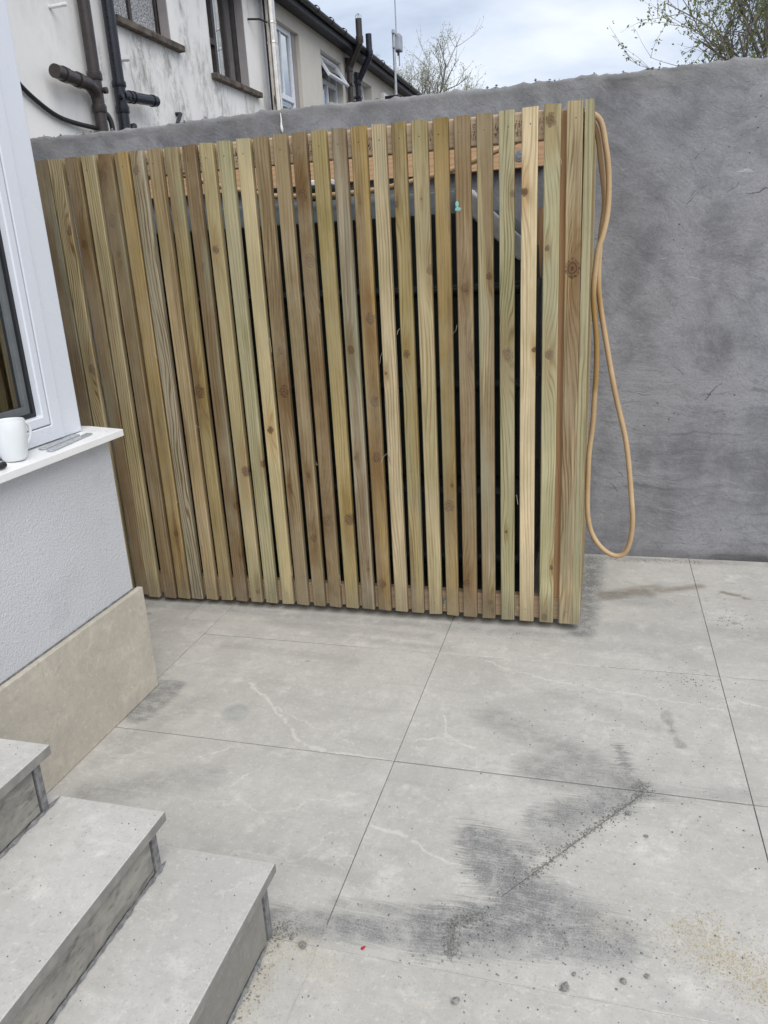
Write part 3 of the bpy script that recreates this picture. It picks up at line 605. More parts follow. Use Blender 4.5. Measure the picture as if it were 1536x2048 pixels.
def slat(name, xt, xb, wt, wb, zt, zb, knots, tone, seed, side=None):
    H = zt-zb; n = 9; vs = []; fs = []; bow = random.uniform(-.0025, .0025)
    for k in range(n+1):
        f = k/n; b = bow*math.sin(math.pi*f)
        xl = (xt-xb)*f + b - wb/2; xr = xl+wb+(wt-wb)*f; cr = .0035
        zz_ = H*f
        y0, y1 = (-.0006*random.random()), TH-.0005
        ring = [(xl+.0025, y0), (xr-.0025, y0), (xr, y0+.0025), (xr, y1), (xl, y1), (xl, y0+.0025)]
        tilt = random.uniform(-.0015, .0015) if k in (0, n) else 0
        vs += [(a, c, zz_+tilt*(1 if a > 0 else -1)) for a, c in ring]
    for k in range(n):
        for i in range(6): fs.append((k*6+i, k*6+(i+1) % 6, (k+1)*6+(i+1) % 6, (k+1)*6+i))
    fs += [tuple(range(5, -1, -1)), tuple(n*6+i for i in range(6))]
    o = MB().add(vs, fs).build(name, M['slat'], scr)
    o.location = Vector((xb+wb/2, 0, zb))-WL[scr.name]
    o['seed'] = seed; o['heart'] = tone[0]; o['grain'] = tone[1]; kf = random.uniform(.70, 1.18); o['tint'] = [float(q_*kf) for q_ in tone[2]]; o['topz'] = H; o['nailx'] = random.uniform(-.008, .008)
    for i, nm in enumerate('abcde'):
        if i < len(knots):
            kd, kz, kr = knots[i]; f = (kz-zb)/H; o['knot_'+nm] = [kd+(xt-xb)*f+(wb-.044)*0, kz-zb, kr]
        else: o['knot_'+nm] = [9.0, 9.0, 0.0002]
    return o
for i, (xt, xb, wt, wb, zt, zb, kn) in enumerate(SL):
    lim = .052 if i > 22 else .0475 if i > 12 else .049
    wt2, wb2 = min(wt, lim), min(wb, lim)
    if i >= 23: wb2 = wt2 = .0515
    slat('slat', xt, xb, wt2, wb2, zt, zb, kn, TONE[i], i*1.37+.5)
for k in range(2): slat('slat', -1.938-.066*k, -1.932-.066*k, .047, .047, 1.674, .03, [], TONE[29+k], 45.3+k*1.9)
# return side of the screen: battens facing the open patio, on edge to the front
ys = [0.0]; 
for k in range(11):
    y0 = -.0005+k*.0665
    if y0+.046 > .76: break
    o = slat('slat', 0, 0, .046, .047, 1.685-.001*k, .03, [(.0, 1.30, .010)] if k == 0 else [], (.25, .6, T_GREEN) if k == 0 else TONE[(k*5) % 29], 60.2+k*2.3)
    o.rotation_euler = (0, 0, math.pi/2); o.location = Vector((.0250, y0+.0235, .03))-WL[scr.name]
rl = MB().box(-2.05, -.078, .0252, .063, 1.594, 1.674).build('top_rail', M['rail'], scr, bevel=.002, loc=(-1.0, .04, 1.594))
MB().box(-2.05, -.002, .0252, .063, .032, .114).build('bottom_rail', M['rail_plain'], scr, bevel=.002, loc=(-1.0, .04, .032))
MB().box(-.0775, -.002, .0254, .088, .1145, 1.668).build('corner_post', M['post'], scr, bevel=.002, loc=(-.04, .05, .1145))
MB().box(-.045, -.0015, .0885, .745, 1.594, 1.668).build('side_top_rail', M['rail_plain'], scr, bevel=.002)
MB().box(-.045, -.0015, .0885, .745, .032, .114).build('side_bottom_rail', M['rail_plain'], scr, bevel=.002)
MB().box(-2.10, -2.05, .0252, .09, .006, 1.66).build('corner_post', M['post'], scr, bevel=.002, loc=(-2.08, .05, .006))
br = MB().box(-2.0, -.165, .722, .7615, 1.588, 1.70).build('wall_plate', M['board'], scr, bevel=.002, loc=(-1.0, .74, 1.588))
MB().tube([(-.19, .735, 1.16), (-.172, .735, 1.44)], .014, 4).build('prop_stick', M['post'], scr)
def bolt(x, y, z, r, par):
    b = MB().lathe([(0, -.0045), (r*.55, -.0045), (r*.55, -.003), (r, -.0025), (r, .0), (0, .0)], (x, y, z), 16, 'y')
    b.v = [(a, 2*y-c+0, d_) if False else (a, c, d_) for a, c, d_ in b.v]
    return b.build('bolt', M['zinc'], par, smooth=True)
M['zinc'] = simple('zinc_plate', (.30, .31, .32), .4, .7, var=.3, sc=150)
bolt(-.258, .7215, 1.631, .020, br); bolt(-.46, .0250, .075, .011, bpy.data.objects['bottom_rail'])
def txt(s, size, loc, rot, mat, parent, name):
    cu = bpy.data.curves.new(name, 'FONT'); cu.body = s; cu.size = size; cu.extrude = .0002; cu.align_x = 'CENTER'
    o = bpy.data.objects.new(name, cu); COL.objects.link(o); dg = bpy.context.evaluated_depsgraph_get(); me = bpy.data.meshes.new_from_object(o.evaluated_get(dg))
    bpy.data.objects.remove(o); me.materials.clear(); me.materials.append(mat); o = bpy.data.objects.new(name, me); COL.objects.link(o); o.rotation_euler = rot; o.location = loc
    o.parent = parent; o.location = Vector(loc)-WL[parent.name]; return o
txt('3', .045, (-1.115, .7215, 1.618), (math.pi/2, 0, 0), M['ink'], br, 'print_mark')
# splashes of teal paint
sp = MB().lathe([(0, -.0008), (.006, -.0006), (.008, 0)], (0, 0, 0), 7, 'y'); sp.v = [(a*1.2+random.uniform(-.002, .002)-.372, c-.0007, d_*.8+1.418+random.uniform(-.002, .002)) for a, c, d_ in sp.v]
s2 = MB().lathe([(0, -.0008), (.004, -.0006), (.006, 0)], (0, 0, 0), 6, 'y'); sp.add([(a-.376, c-.0007, d_*1.6+1.432) for a, c, d_ in s2.v], s2.f)
sp.build('paint_splash', M['teal'], scr)
# loose fibres standing off the sawn edges
mb = MB()
for k in range(22):
    i = random.choice([1, 2, 3, 22, 22, 20, 8, 5, 9, 13, 16, 6]); a = SL[i]; f = random.random(); sd_ = random.choice((0, 1))
    x = a[1]+(a[0]-a[1])*f+sd_*.046; z = .05+1.6*f; ln = random.uniform(.01, .035); dx = random.uniform(.3, 1)*(1 if sd_ else -1)
    mb.tube([(x, -.001, z), (x+dx*ln*.5, -.006, z+random.choice((-1, 1))*ln*.4), (x+dx*ln*.7, -.009, z+random.choice((-1, 1))*ln)], .00045, 3)
tag(mb.build('wood_fibres', simple('pale_fibre', (.6, .52, .36), .8), scr), kind='stuff')

# ------------------------------------------------------------------ oil tank behind the screen
tk = thing('oil_tank', 'dark green plastic oil tank standing behind the timber slats', 'tank', (-.96, .4, 0))
TX0, TX1, TY0, TY1 = -1.80, -.165, .165, .66
def tank_ring(x0, x1, y0, y1, z, c=.05):
    return [(x0+c, y0, z), (x1-c, y0, z), (x1, y0+c, z), (x1, y1-c, z), (x1-c, y1, z), (x0+c, y1, z), (x0, y1-c, z), (x0, y0+c, z)]
R_ = []
for z, ins in ((.03, .02), (.05, 0), (.17, 0), (.18, -.012), (.20, -.012), (.21, 0), (.45, 0), (.47, .014), (.50, .014), (.52, 0), (.825, 0), (.835, -.014), (.85, -.014), (.86, 0), (1.15, 0), (1.16, -.018), (1.175, -.018), (1.185, .004), (1.29, .008)):
    R_.append(tank_ring(TX0+ins, TX1-ins, TY0+ins, TY1-ins, z))
R_.append(tank_ring(TX0+.075, TX1-.105, TY0+.002, TY1-.01, 1.405)); R_.append(tank_ring(TX0+.14, TX1-.185, TY0+.095, TY1-.03, 1.476)); R_.append(tank_ring(TX0+.16, TX1-.205, TY0+.13, TY1-.05, 1.482))
mb = MB(); mb.v = [q for r_ in R_ for q in r_]; nR = len(R_)
for i in range(nR-1):
    for k in range(8): mb.f.append((i*8+k, i*8+(k+1) % 8, (i+1)*8+(k+1) % 8, (i+1)*8+k))
mb.f += [tuple(range(7, -1, -1)), tuple((nR-1)*8+k for k in range(8))]
mb.v = [(a, b_, c_+(.012 if c_ > 1.2 else 0)) for a, b_, c_ in mb.v]
mb.build('tank_body', M['tank'], tk, bevel=.008, seg=2, loc=(-.96, .4, 0))
fc = MB().box(-.985, -.885, .30, .39, 1.494, 1.545).build('filler_housing', M['tank'], tk, bevel=.006)
MB().box(-.990, -.880, .295, .395, 1.5455, 1.565).build('lid', M['whitecap'], fc, bevel=.004)
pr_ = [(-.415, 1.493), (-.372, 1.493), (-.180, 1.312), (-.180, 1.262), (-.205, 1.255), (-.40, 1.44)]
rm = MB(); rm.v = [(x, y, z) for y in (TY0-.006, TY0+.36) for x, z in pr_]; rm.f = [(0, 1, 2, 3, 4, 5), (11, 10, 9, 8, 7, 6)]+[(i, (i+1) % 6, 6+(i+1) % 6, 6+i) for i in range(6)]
rm.build('shoulder_sky_sheen', simple('painted_sky_sheen', (.56, .58, .59), .5, var=.2, sc=20), tk, bevel=.006, seg=2)  # added pale strip, its colour standing in for sky reflected off the shoulder
for x in (-1.5, -.95, -.4): MB().box(x-.09, x+.09, .22, .60, -.0005, .031).build('support_block', M['mortar'], tk)

# ------------------------------------------------------------------ hose
P1 = [(-1.52, .12, 1.60), (-1.405, .135, 1.609), (-1.266, .19, 1.562), (-1.135, .215, 1.529), (-1.06, .225, 1.515), (-.90, .21, 1.504), (-.782, .21, 1.504), (-.639, .21, 1.514), (-.432, .21, 1.55), (-.276, .2, 1.598), (-.12, .22, 1.655), (-.02, .26, 1.688)]
lp = [(.035, .29, 1.672), (.06, .3, 1.595), (.073, .3, 1.505), (.071, .295, 1.398), (.060, .29, 1.321), (.043, .29, 1.258), (.037, .3, 1.129), (.050, .3, .96), (.050, .3, .767), (.037, .3, .566), (.035, .3, .394), (.050, .3, .276), (.096, .3, .202), (.151, .3, .177), (.187, .3, .213), (.197, .3, .322), (.177, .3, .531), (.139, .3, .713), (.094, .305, .908), (.063, .32, 1.078), (.050, .325, 1.21), (.053, .33, 1.321), (.061, .33, 1.43), (.049, .325, 1.536), (.029, .315, 1.641), (-.01, .30, 1.692), (-.07, .31, 1.66), (-.10, .33, 1.52), (-.11, .34, 1.35)]
hp_ = [p+Vector((mnoise.noise(p*7), mnoise.noise(p*7+Vector((9, 0, 0))), 0))*.004 for p in catmull(P1+lp, 7)]
hs = MB().tube(hp_, .0094, 12).build('garden_hose', M['hose'], smooth=True)
tag(hs, 'tan rubber hose hanging in a long loop over the end of the slat screen', 'hose')

# ------------------------------------------------------------------ sunroom on the left
HX = -1.3096
su = thing('sunroom', 'white framed sunroom on a rendered low wall, left of the slat screen', 'building', (HX, -.616, 0))
def part(mb, name, mat, parent=su, **k): return mb.build(name, mat, parent, **k)
part(MB().prism([(-4.4, -4.2), (HX, -4.2), (HX, -.617), (-4.4, -.617)], 0.0, .836), 'low_wall', M['pebbledash'], bevel=.006, seg=2)
part(MB().box(HX+.001, -1.2896, -3.2, -.5985, .0015, .3505), 'plinth_tile', M['plinth'], bevel=.0012)
part(MB().box(HX+.0003, HX+.004, -3.2, -.618, .3507, .3545), 'mortar_line', M['mortar'])
# sill: sloping white board round the corner
sv = [(-4.4, .863), (-1.372, .863), (-1.263, .8545), (-1.2625, .8345), (-1.272, .8345), (-1.274, .8375), (-4.4, .8375)]
mb = MB(); ns = len(sv); mb.v = [(x, y, z) for y in (-4.2, -.608) for x, z in sv]
mb.f = [tuple(range(ns)), tuple(range(2*ns-1, ns-1, -1))]+[(i, (i+1) % ns, ns+(i+1) % ns, ns+i) for i in range(ns)]
part(mb, 'sill', M['sill'], bevel=.003, seg=2)
pst = part(MB().box(-1.43, -1.3496, -.7575, -.676, .8635, 2.13), 'corner_post', M['upvc'], bevel=.004, seg=2)
def sash(y1, y0):
    f = MB().ring(-1.425, -1.344, (y0, y1, .866, 2.08), (y0+.043, y1-.043, .907, 2.034)); wn = part(f, 'window', M['upvc'], bevel=.002)
    MB().ring(-1.42, -1.3495, (y0+.0425, y1-.0425, .9065, 2.0345), (y0+.0455, y1-.0455, .9095, 2.0315)).build('seal', M['grey_gasket'], wn)
    MB().ring(-1.41, -1.3455, (y0+.0456, y1-.0456, .9096, 2.0314), (y0+.072, y1-.072, .936, 2.005)).build('bead', M['upvc'], wn, bevel=.003)
    MB().ring(-1.41, -1.364, (y0+.0715, y1-.0715, .9355, 2.0055), (y0+.083, y1-.083, .947, 1.994)).build('gasket', M['gasket'], wn)
    MB().ring(-1.412, -1.372, (y0+.0825, y1-.0825, .9465, 1.9945), (y0+.102, y1-.102, .966, 1.975)).build('spacer', M['grey_gasket'], wn)
    MB().box(-1.385, -1.381, y0+.09, y1-.09, .954, 1.987).build('pane', M['glass'], wn)
sash(-.7590, -1.86); sash(-1.95, -3.05)
for y in (-1.905,): part(MB().box(-1.43, -1.3496, y-.0435, y+.0435, .8635, 2.13), 'mullion', M['upvc'], bevel=.004)
part(MB().box(-1.43, -1.3525, -.7595, -.7577, .866, 2.08), 'seal', M['grey_gasket'])
part(MB().box(-1.43, -1.3496, -4.2, -3.0515, .8635, 2.13), 'panel', M['upvc'], bevel=.004)
part(MB().box(-4.4, -1.335, -4.2, -.668, 2.131, 2.30), 'roof', M['upvc'], bevel=.01)
for x0, x1 in ((-2.30, -1.4315), (-3.25, -2.302), (-4.2, -3.252)):
    f = MB(); f.add([(a, -.735 if k else -.685, z) for k in (0, 1) for (a, z) in ((x0, .866), (x1, .866), (x1, 2.13), (x0, 2.13), (x0+.09, .95), (x1-.09, .95), (x1-.09, 2.04), (x0+.09, 2.04))], [])
    for k in range(4):
        j = (k+1) % 4; f.f += [(k, j, 4+j, 4+k), (8+k, 12+k, 12+j, 8+j), (k, 8+k, 8+j, j), (4+k, 4+j, 12+j, 12+k)]
    wn = part(f, 'window', M['upvc'], bevel=.002); MB().box(x0+.085, x1-.085, -.714, -.710, .945, 2.045).build('pane', M['glass'], wn)
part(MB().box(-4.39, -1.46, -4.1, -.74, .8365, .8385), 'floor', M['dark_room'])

# things on the sill
SZ = lambda x: .863-(x+1.372)*(.0085/.109)
mg = thing('mug', 'plain white ceramic mug standing on the white window sill', 'mug', (-1.318, -.990, SZ(-1.318)+.0015))
pr = [(0, .0), (.024, .0), (.0255, .0015), (.029, .006), (.0355, .03), (.0388, .06), (.0395, .096), (.0385, .0985), (.0370, .096), (.0362, .06), (.033, .03), (.026, .010), (0, .007)]
b = MB().lathe(pr, tuple(mg.location), 40); b.build('cup', M['ceramic'], mg, smooth=True)
c0 = mg.location
hp = [(0, .0365, .078), (.002, .050, .083), (.004, .063, .076), (.005, .066, .060), (.004, .060, .042), (.002, .048, .029), (0, .0335, .023)]
MB().tube([Vector(c0)+q for q in catmull(hp, 6)], .0042, 10).build('handle', M['ceramic'], mg, smooth=True)
def strap(name, p0, p1, wd, label):
    a = Vector(p0); c = Vector(p1); d_ = (c-a).normalized(); n_ = Vector((-d_.y, d_.x, 0)).normalized(); ln = (c-a).length
    bm = bmesh.new(); N = 14; top = []
    outl = []
    for k in range(9):
        th = -math.pi/2+math.pi*k/8; outl.append((ln-wd/2+wd/2*math.cos(th)*.6, wd/2*math.sin(th)))
    for k in range(9):
        th = math.pi/2+math.pi*k/8; outl.append((wd/2+wd/2*math.cos(th)*.6, wd/2*math.sin(th)))
    loops = [bm.verts.new((u, v, .0)) for u, v in outl]; edges = [bm.edges.new((loops[i], loops[(i+1) % len(loops)])) for i in range(len(loops))]
    for k in range(6):
        cx = ln*(k+.6)/6.2; rr = .0032; hv = [bm.verts.new((cx+rr*math.cos(q*math.pi/4), (.004 if k % 2 else -.004)+rr*math.sin(q*math.pi/4), 0)) for q in range(8)]
        edges += [bm.edges.new((hv[i], hv[(i+1) % 8])) for i in range(8)]
    bmesh.ops.triangle_fill(bm, edges=edges, use_beauty=True)
    ex = bmesh.ops.extrude_face_region(bm, geom=list(bm.faces)); bmesh.ops.translate(bm, verts=[e_ for e_ in ex['geom'] if isinstance(e_, bmesh.types.BMVert)], vec=(0, 0, .002))
    bmesh.ops.recalc_face_normals(bm, faces=bm.faces)
    me = bpy.data.meshes.new(name); bm.to_mesh(me); bm.free(); me.materials.append(M['galv'])
    o = bpy.data.objects.new(name, me); COL.objects.link(o); z3 = Vector((.078, 0, 1)).normalized(); x3 = (d_-z3*d_.dot(z3)).normalized(); y3 = z3.cross(x3)
    mt = Matrix((( x3.x, y3.x, z3.x, a.x), (x3.y, y3.y, z3.y, a.y), (x3.z, y3.z, z3.z, a.z), (0, 0, 0, 1))); o.matrix_world = mt; WL[o.name] = a
    return tag(o, label, 'bracket', 'perforated straps on the window sill')
strap('metal_strap', (-1.322, -.893, SZ(-1.322)+.0015), (-1.337, -.712, SZ(-1.337)+.0015), .020, 'perforated galvanised strap on the sill, the one nearer the window frame')
strap('metal_strap', (-1.292, -.900, SZ(-1.292)+.0015), (-1.312, -.690, SZ(-1.312)+.0015), .020, 'perforated galvanised strap on the sill, the one nearer the outer sill edge')
pl = MB().lathe([(0, 0), (.007, .001), (.0085, .005), (.008, .02), (.006, .028), (0, .029)], (0, 0, 0), 14); pl.v = [(y_-1.290, -z_-1.056, x_+SZ(-1.29)+.0095) for x_, y_, z_ in pl.v]
tag(pl.build('plastic_plug', M['gasket'], smooth=True), 'small black plug lying at the sill edge in front of the mug', 'plug')

# ------------------------------------------------------------------ steps
stp = thing('tiled_steps', 'three pale porcelain tiled steps rising beside the sunroom wall', 'steps', (-.9, -1.9, 0))
HS = [.163, .2835, .418]; XF = [-.5166, -.720, -.942]; RX = [-.5316, -.735, -.957]; YE = [-1.417, -1.455, -1.472]
zb_ = 0.002
for k in range(3):
    top_ = HS[k]; back = RX[k+1] if k < 2 else -1.2885
    MB().box(back-.03 if k < 2 else back, XF[k], -2.75, YE[k], top_-.020, top_).build('tread', M['tread'], stp, bevel=.0015, loc=(XF[k]-.1, -2.0+k*.37, top_))
    MB().box(RX[k]-.010, RX[k], -2.72, YE[k]-.042, zb_+.006, top_-.027).build('riser', M['riser'] if k else M['riser_plain'], stp, bevel=.001)
    MB().box(-1.2885, RX[k]-.0105, -2.72, YE[k]-.0385, zb_, top_-.0205).build('core', M['mortar'], stp)
    MB().box(-1.2885, RX[k]+.0035, YE[k]-.038, YE[k]-.021, zb_+.001, top_-.0215).build('end_tile', M['mortar'], stp, bevel=.0015)
    MB().box(XF[k]+.0001, XF[k]+.0015, -2.75, YE[k]-.001, top_-.0195, top_-.001).build('nosing', M['tile_edge'], stp)
    mo = MB()
    for q in range(46):                                           # lumpy bead of adhesive under the nosing and along the foot
        y = -2.7+1.24*q/46; r = random.uniform(.003, .0065); mo.add([(RX[k]+.001+a*r, y+b_*.03, top_-.0235+c_*.0035) for a, b_, c_ in ((-1, 0, 0), (1, 0, 0), (0, 1, 0), (0, -1, 0), (0, 0, 1), (0, 0, -1))], [(0, 2, 4), (2, 1, 4), (1, 3, 4), (3, 0, 4), (2, 0, 5), (1, 2, 5), (3, 1, 5), (0, 3, 5)])
        r = random.uniform(.003, .008); mo.add([(RX[k]+.002+a*r, y+b_*.03, zb_+.002+c_*r*.6) for a, b_, c_ in ((-1, 0, 0), (1, 0, 0), (0, 1, 0), (0, -1, 0), (0, 0, 1), (0, 0, -1))], [(0, 2, 4), (2, 1, 4), (1, 3, 4), (3, 0, 4), (2, 0, 5), (1, 2, 5), (3, 1, 5), (0, 3, 5)])
    tag(mo.build('adhesive_bead', M['mortar'], stp), kind='stuff')
    zb_ = top_+.0005

# ------------------------------------------------------------------ terrace beyond the wall
F = -4.5
def facade(y0, y1, z0, z1, holes, th=.25):
    ys_ = sorted({y0, y1, *[h[0] for h in holes], *[h[1] for h in holes]}); zs_ = sorted({z0, z1, *[h[2] for h in holes], *[h[3] for h in holes]})
    mb = MB(); inh = lambda y, z: any(h[0] < y < h[1] and h[2] < z < h[3] for h in holes)
    solid = {}
    for i in range(len(ys_)-1):
        for j in range(len(zs_)-1): solid[i, j] = not inh((ys_[i]+ys_[i+1])/2, (zs_[j]+zs_[j+1])/2)
    for (i, j), s_ in solid.items():
        if not s_: continue
        a, b_, c_, d_ = ys_[i], ys_[i+1], zs_[j], zs_[j+1]
        mb.add([(F, a, c_), (F, b_, c_), (F, b_, d_), (F, a, d_)], [(0, 1, 2, 3)]); mb.add([(F-th, a, c_), (F-th, b_, c_), (F-th, b_, d_), (F-th, a, d_)], [(3, 2, 1, 0)])
        for (di, dj, q) in ((-1, 0, [(a, c_), (a, d_)]), (1, 0, [(b_, c_), (b_, d_)]), (0, -1, [(a, c_), (b_, c_)]), (0, 1, [(a, d_), (b_, d_)])):
            if not solid.get((i+di, j+dj), False): mb.add([(F, *q[0]), (F, *q[1]), (F-th, *q[1]), (F-th, *q[0])], [(0, 1, 2, 3)])
    return mb
ZE = 4.78
def house(y0, y1, label, mat, holes, soff=True):
    h = thing('terraced_house', label, 'house', (F, (y0+y1)/2, -.06), 'terraced houses behind the garden wall')
    w_ = facade(y0, y1, -.06, ZE, holes)
    w_.box(F-6.5, F-.2505, y0+.001, y0+.2, -.06, ZE); w_.box(F-6.5, F-.2505, y1-.2, y1-.001, -.06, ZE); w_.box(F-6.7, F-6.5005, y0, y1, -.06, ZE)
    w_.build('wall', mat, h, fix=False)
    MB().add([(F+.215, y0, ZE+.08), (F+.215, y1, ZE+.08), (F-3.3, y1, ZE+2.2), (F-3.3, y0, ZE+2.2), (F-6.95, y1, ZE+.06), (F-6.95, y0, ZE+.06), (F+.215, y0, ZE+.13), (F+.215, y1, ZE+.13), (F-3.3, y1, ZE+2.26), (F-3.3, y0, ZE+2.26), (F-6.95, y1, ZE+.12), (F-6.95, y0, ZE+.12)],
             [(0, 1, 2, 3), (3, 2, 4, 5), (6, 9, 8, 7), (9, 11, 10, 8), (0, 6, 7, 1), (5, 4, 10, 11), (0, 3, 9, 6), (3, 5, 11, 9), (1, 7, 8, 2), (2, 8, 10, 4)]).build('roof', M['slate'], h)
    MB().box(F-.2, F+.199, y0+.001, y1-.001, ZE+.001, ZE+.018).build('soffit', M['soffit'], h)
    MB().box(F+.2, F+.222, y0+.001, y1-.001, ZE-.03, ZE+.075).build('fascia', M['soffit'], h)
    n = 9; pf = [(F+.274+.05*math.cos(math.pi+math.pi*k/n), ZE+.10+.055*math.sin(math.pi+math.pi*k/n)) for k in range(n+1)]; pf += [(a-(.003 if a > F+.27 else -.003), z+.002) for a, z in reversed(pf)]
    gm = MB(); ng = len(pf); gm.v = [(a, y, z) for y in (y0+.001, y1-.001) for a, z in pf]; gm.f = [(i, (i+1) % ng, ng+(i+1) % ng, ng+i) for i in range(ng)]
    gt = gm.build('gutter', M['gutter'], h)
    for y in (y0+1.2, (y0+y1)/2, y1-1.2): MB().lathe([(.052, -.03), (.058, -.03), (.058, .03), (.052, .03)], (F+.274, y, ZE+.098), 16, 'y').build('gutter_joint', M['gutter'], gt)
    return h
def stone_sill(h, y0, y1, z): MB().box(F-.12, F+.075, y0, y1, z-.062, z).build('sill', M['stone_sill'], h, bevel=.006, seg=2)
def win(h, y0, y1, z0, z1, mat, rec=.10, fw=.055, glass='glass_far'):
    x1 = F-rec; f = MB().ring(x1-.06, x1, (y0+.001, y1-.001, z0+.001, z1-.001), (y0+fw, y1-fw, z0+fw, z1-fw)).build('window', mat, h, bevel=.004)
    if glass: MB().box(x1-.034, x1-.030, y0+fw-.01, y1-fw+.01, z0+fw-.01, z1-fw+.01).build('pane', M[glass], f)
    return f
def bar(par, y0, y1, z0, z1, mat, rec=.10, d_=.004, name='glazing_bar'):
    return MB().box(F-rec-.055, F-rec-.006+d_, y0, y1, z0, z1).build(name, mat, par, bevel=.003)
def curtain(par, y0, y1, z0, z1, mat='curtain', rec=.26, waves=10):
    vs = []; n = 40
    for k in range(n+1):
        y = y0+(y1-y0)*k/n; x = F-rec+.018*math.sin(k*2*math.pi*waves/n)
        vs += [(x, y, z0), (x, y, z1), (x-.004, y, z0), (x-.004, y, z1)]
    fs = [(k*4, k*4+4, k*4+5, k*4+1) for k in range(n)]+[(k*4+2, k*4+3, k*4+7, k*4+6) for k in range(n)]
    return MB().add(vs, fs).build('curtain', M[mat], par, smooth=True)
def collar(par, x, y, z, r, mat, ax='z', ln=.07): return MB().lathe([(r, -ln/2), (r+.009, -ln/2), (r+.012, -ln/2+.008), (r+.012, ln/2-.014), (r+.007, ln/2-.01), (r+.007, ln/2), (r, ln/2)], (x, y, z), 20, ax).build('collar', mat, par, smooth=True)

# first house
HA = house(-5.5, 4.455, 'nearest white rendered house with the brown soil pipe and slanting stub', M['house_a'], [])
px = F+.085
p = MB().tube([(px, 4.36, -.05), (px, 4.36, 4.75)], .055, 18).build('soil_pipe', M['brown_pipe'], HA, smooth=True)
collar(p, px, 4.36, 2.985, .055, M['brown_pipe']); collar(p, px, 4.36, 2.72, .053, M['brown_pipe'])
b = MB().tube(catmull([(px, 4.36, 2.76), (px, 4.34, 2.84), (px+.01, 4.24, 2.895), (px+.02, 4.08, 2.90), (px+.05, 3.72, 2.905)], 5), .055, 18).build('branch_pipe', M['brown_pipe'], p, smooth=True)
MB().tube([(px+.018, 4.10, 2.90), (px+.026, 4.04, 2.901)], .063, 18).build('collar', M['brown_pipe'], p, smooth=True); MB().tube([(px+.034, 3.90, 2.903), (px+.042, 3.83, 2.904)], .062, 18).build('collar', M['brown_pipe'], p, smooth=True)
MB().lathe([(0, 0), (.028, 0), (.028, .03), (.02, .034), (0, .034)], (px+.05, 4.40, 2.87), 14, 'x').build('access_cap', M['brown_pipe'], p, smooth=True)
MB().tube(catmull([(F+.03, 3.25, 2.86), (F+.03, 3.45, 2.72), (F+.03, 3.75, 2.60), (F+.035, 4.0, 2.565), (F+.06, 4.3, 2.555)], 5), .020, 10).build('cable', M['gasket'], HA, smooth=True)
MB().tube(catmull([(px+.0, 4.52, 2.45), (px, 4.52, 2.62), (px-.03, 4.50, 2.70), (F-.02, 4.49, 2.71)], 5), .024, 10).build('waste_pipe', M['gasket'], HA, smooth=True)
MB().tube([(F, 3.98, 3.44), (F+.16, 4.0, 3.45)], .016, 8).build('overflow_pipe', M['whitecap'], HA)
MB().box(F-.001, F+.045, 3.55, 4.02, 3.565, 3.625).build('sill', M['stone_sill'], HA, bevel=.005)

# second house
HB = house(4.455, 8.90, 'mould stained white house with two dark brown framed windows', M['house_b'], [(4.98, 6.02, 3.605, 4.62), (6.96, 8.00, 3.485, 4.62)])
stone_sill(HB, 4.90, 6.18, 3.604); stone_sill(HB, 6.90, 8.24, 3.484)
f = win(HB, 4.98, 6.02, 3.605, 4.62, M['brown_paint'], .11, .05, 'obscure'); bar(f, 5.44, 5.485, 3.656, 4.57, M['brown_paint'], .11)
MB().box(F-.1, F-.0015, 5.9985, 6.0195, 3.606, 4.619).build('reveal', M['reveal'], f)
f = win(HB, 6.96, 8.00, 3.485, 4.62, M['brown_paint'], .11, .05); bar(f, 7.30, 7.36, 3.536, 4.57, M['brown_paint'], .11, .012); bar(f, 7.011, 7.2995, 3.86, 3.93, M['brown_paint'], .11, .012); bar(f, 7.66, 7.70, 3.536, 4.57, M['brown_paint'], .11)
MB().box(F-.105, F-.0015, 7.9765, 7.9995, 3.486, 4.619).build('reveal', M['reveal'], f)
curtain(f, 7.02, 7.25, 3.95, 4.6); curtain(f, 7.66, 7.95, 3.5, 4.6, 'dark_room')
p = MB().tube([(px, 4.74, -.05), (px, 4.74, 4.75)], .055, 18).build('soil_pipe', M['black_pipe'], HB, smooth=True)
collar(p, px, 4.74, 2.985, .055, M['black_pipe'], ln=.05); collar(p, px, 4.74, 2.77, .053, M['black_pipe'])
MB().tube([(px+.02, 4.74, 2.885), (px+.05, 5.30, 2.92)], .05, 18).build('branch_pipe', M['black_pipe'], p, smooth=True)
for q in (4.84, 4.90, 5.22): MB().tube([(px+.02+.03*(q-4.74)/.56, q, 2.885+.035*(q-4.74)/.56), (px+.022+.03*(q-4.74)/.56, q+.03, 2.887+.035*(q-4.74)/.56)], .057, 18).build('collar', M['black_pipe'], p, smooth=True)
for yy in (4.67, 4.81): MB().lathe([(0, 0), (.026, 0), (.026, .03), (.018, .034), (0, .034)], (px+.035, yy, 2.87), 14, 'x').build('access_cap', M['black_pipe'], p, smooth=True)
MB().tube(catmull([(px+.03, 4.80, 2.50), (px+.03, 4.84, 2.62), (px+.0, 4.90, 2.645), (F-.02, 4.93, 2.64)], 5), .028, 10).build('waste_pipe', M['gasket'], HB, smooth=True)
MB().tube([(F, 5.93, 2.905), (F+.06, 5.92, 2.90), (F+.10, 5.68, 2.70), (F+.12, 5.5, 2.52)], .022, 10).build('overflow_pipe', M['black_pipe'], HB)
MB().tube([(F, 4.99, 3.24), (F+.08, 4.99, 3.235)], .012, 8).build('pipe_stub', M['mast'], HB)
dp = MB().tube([(F+.07, 8.60, -.05), (F+.07, 8.60, 4.72), (F+.25, 8.58, 4.80)], .036, 12).build('rain_pipe', M['black_pipe'], HB, smooth=True)
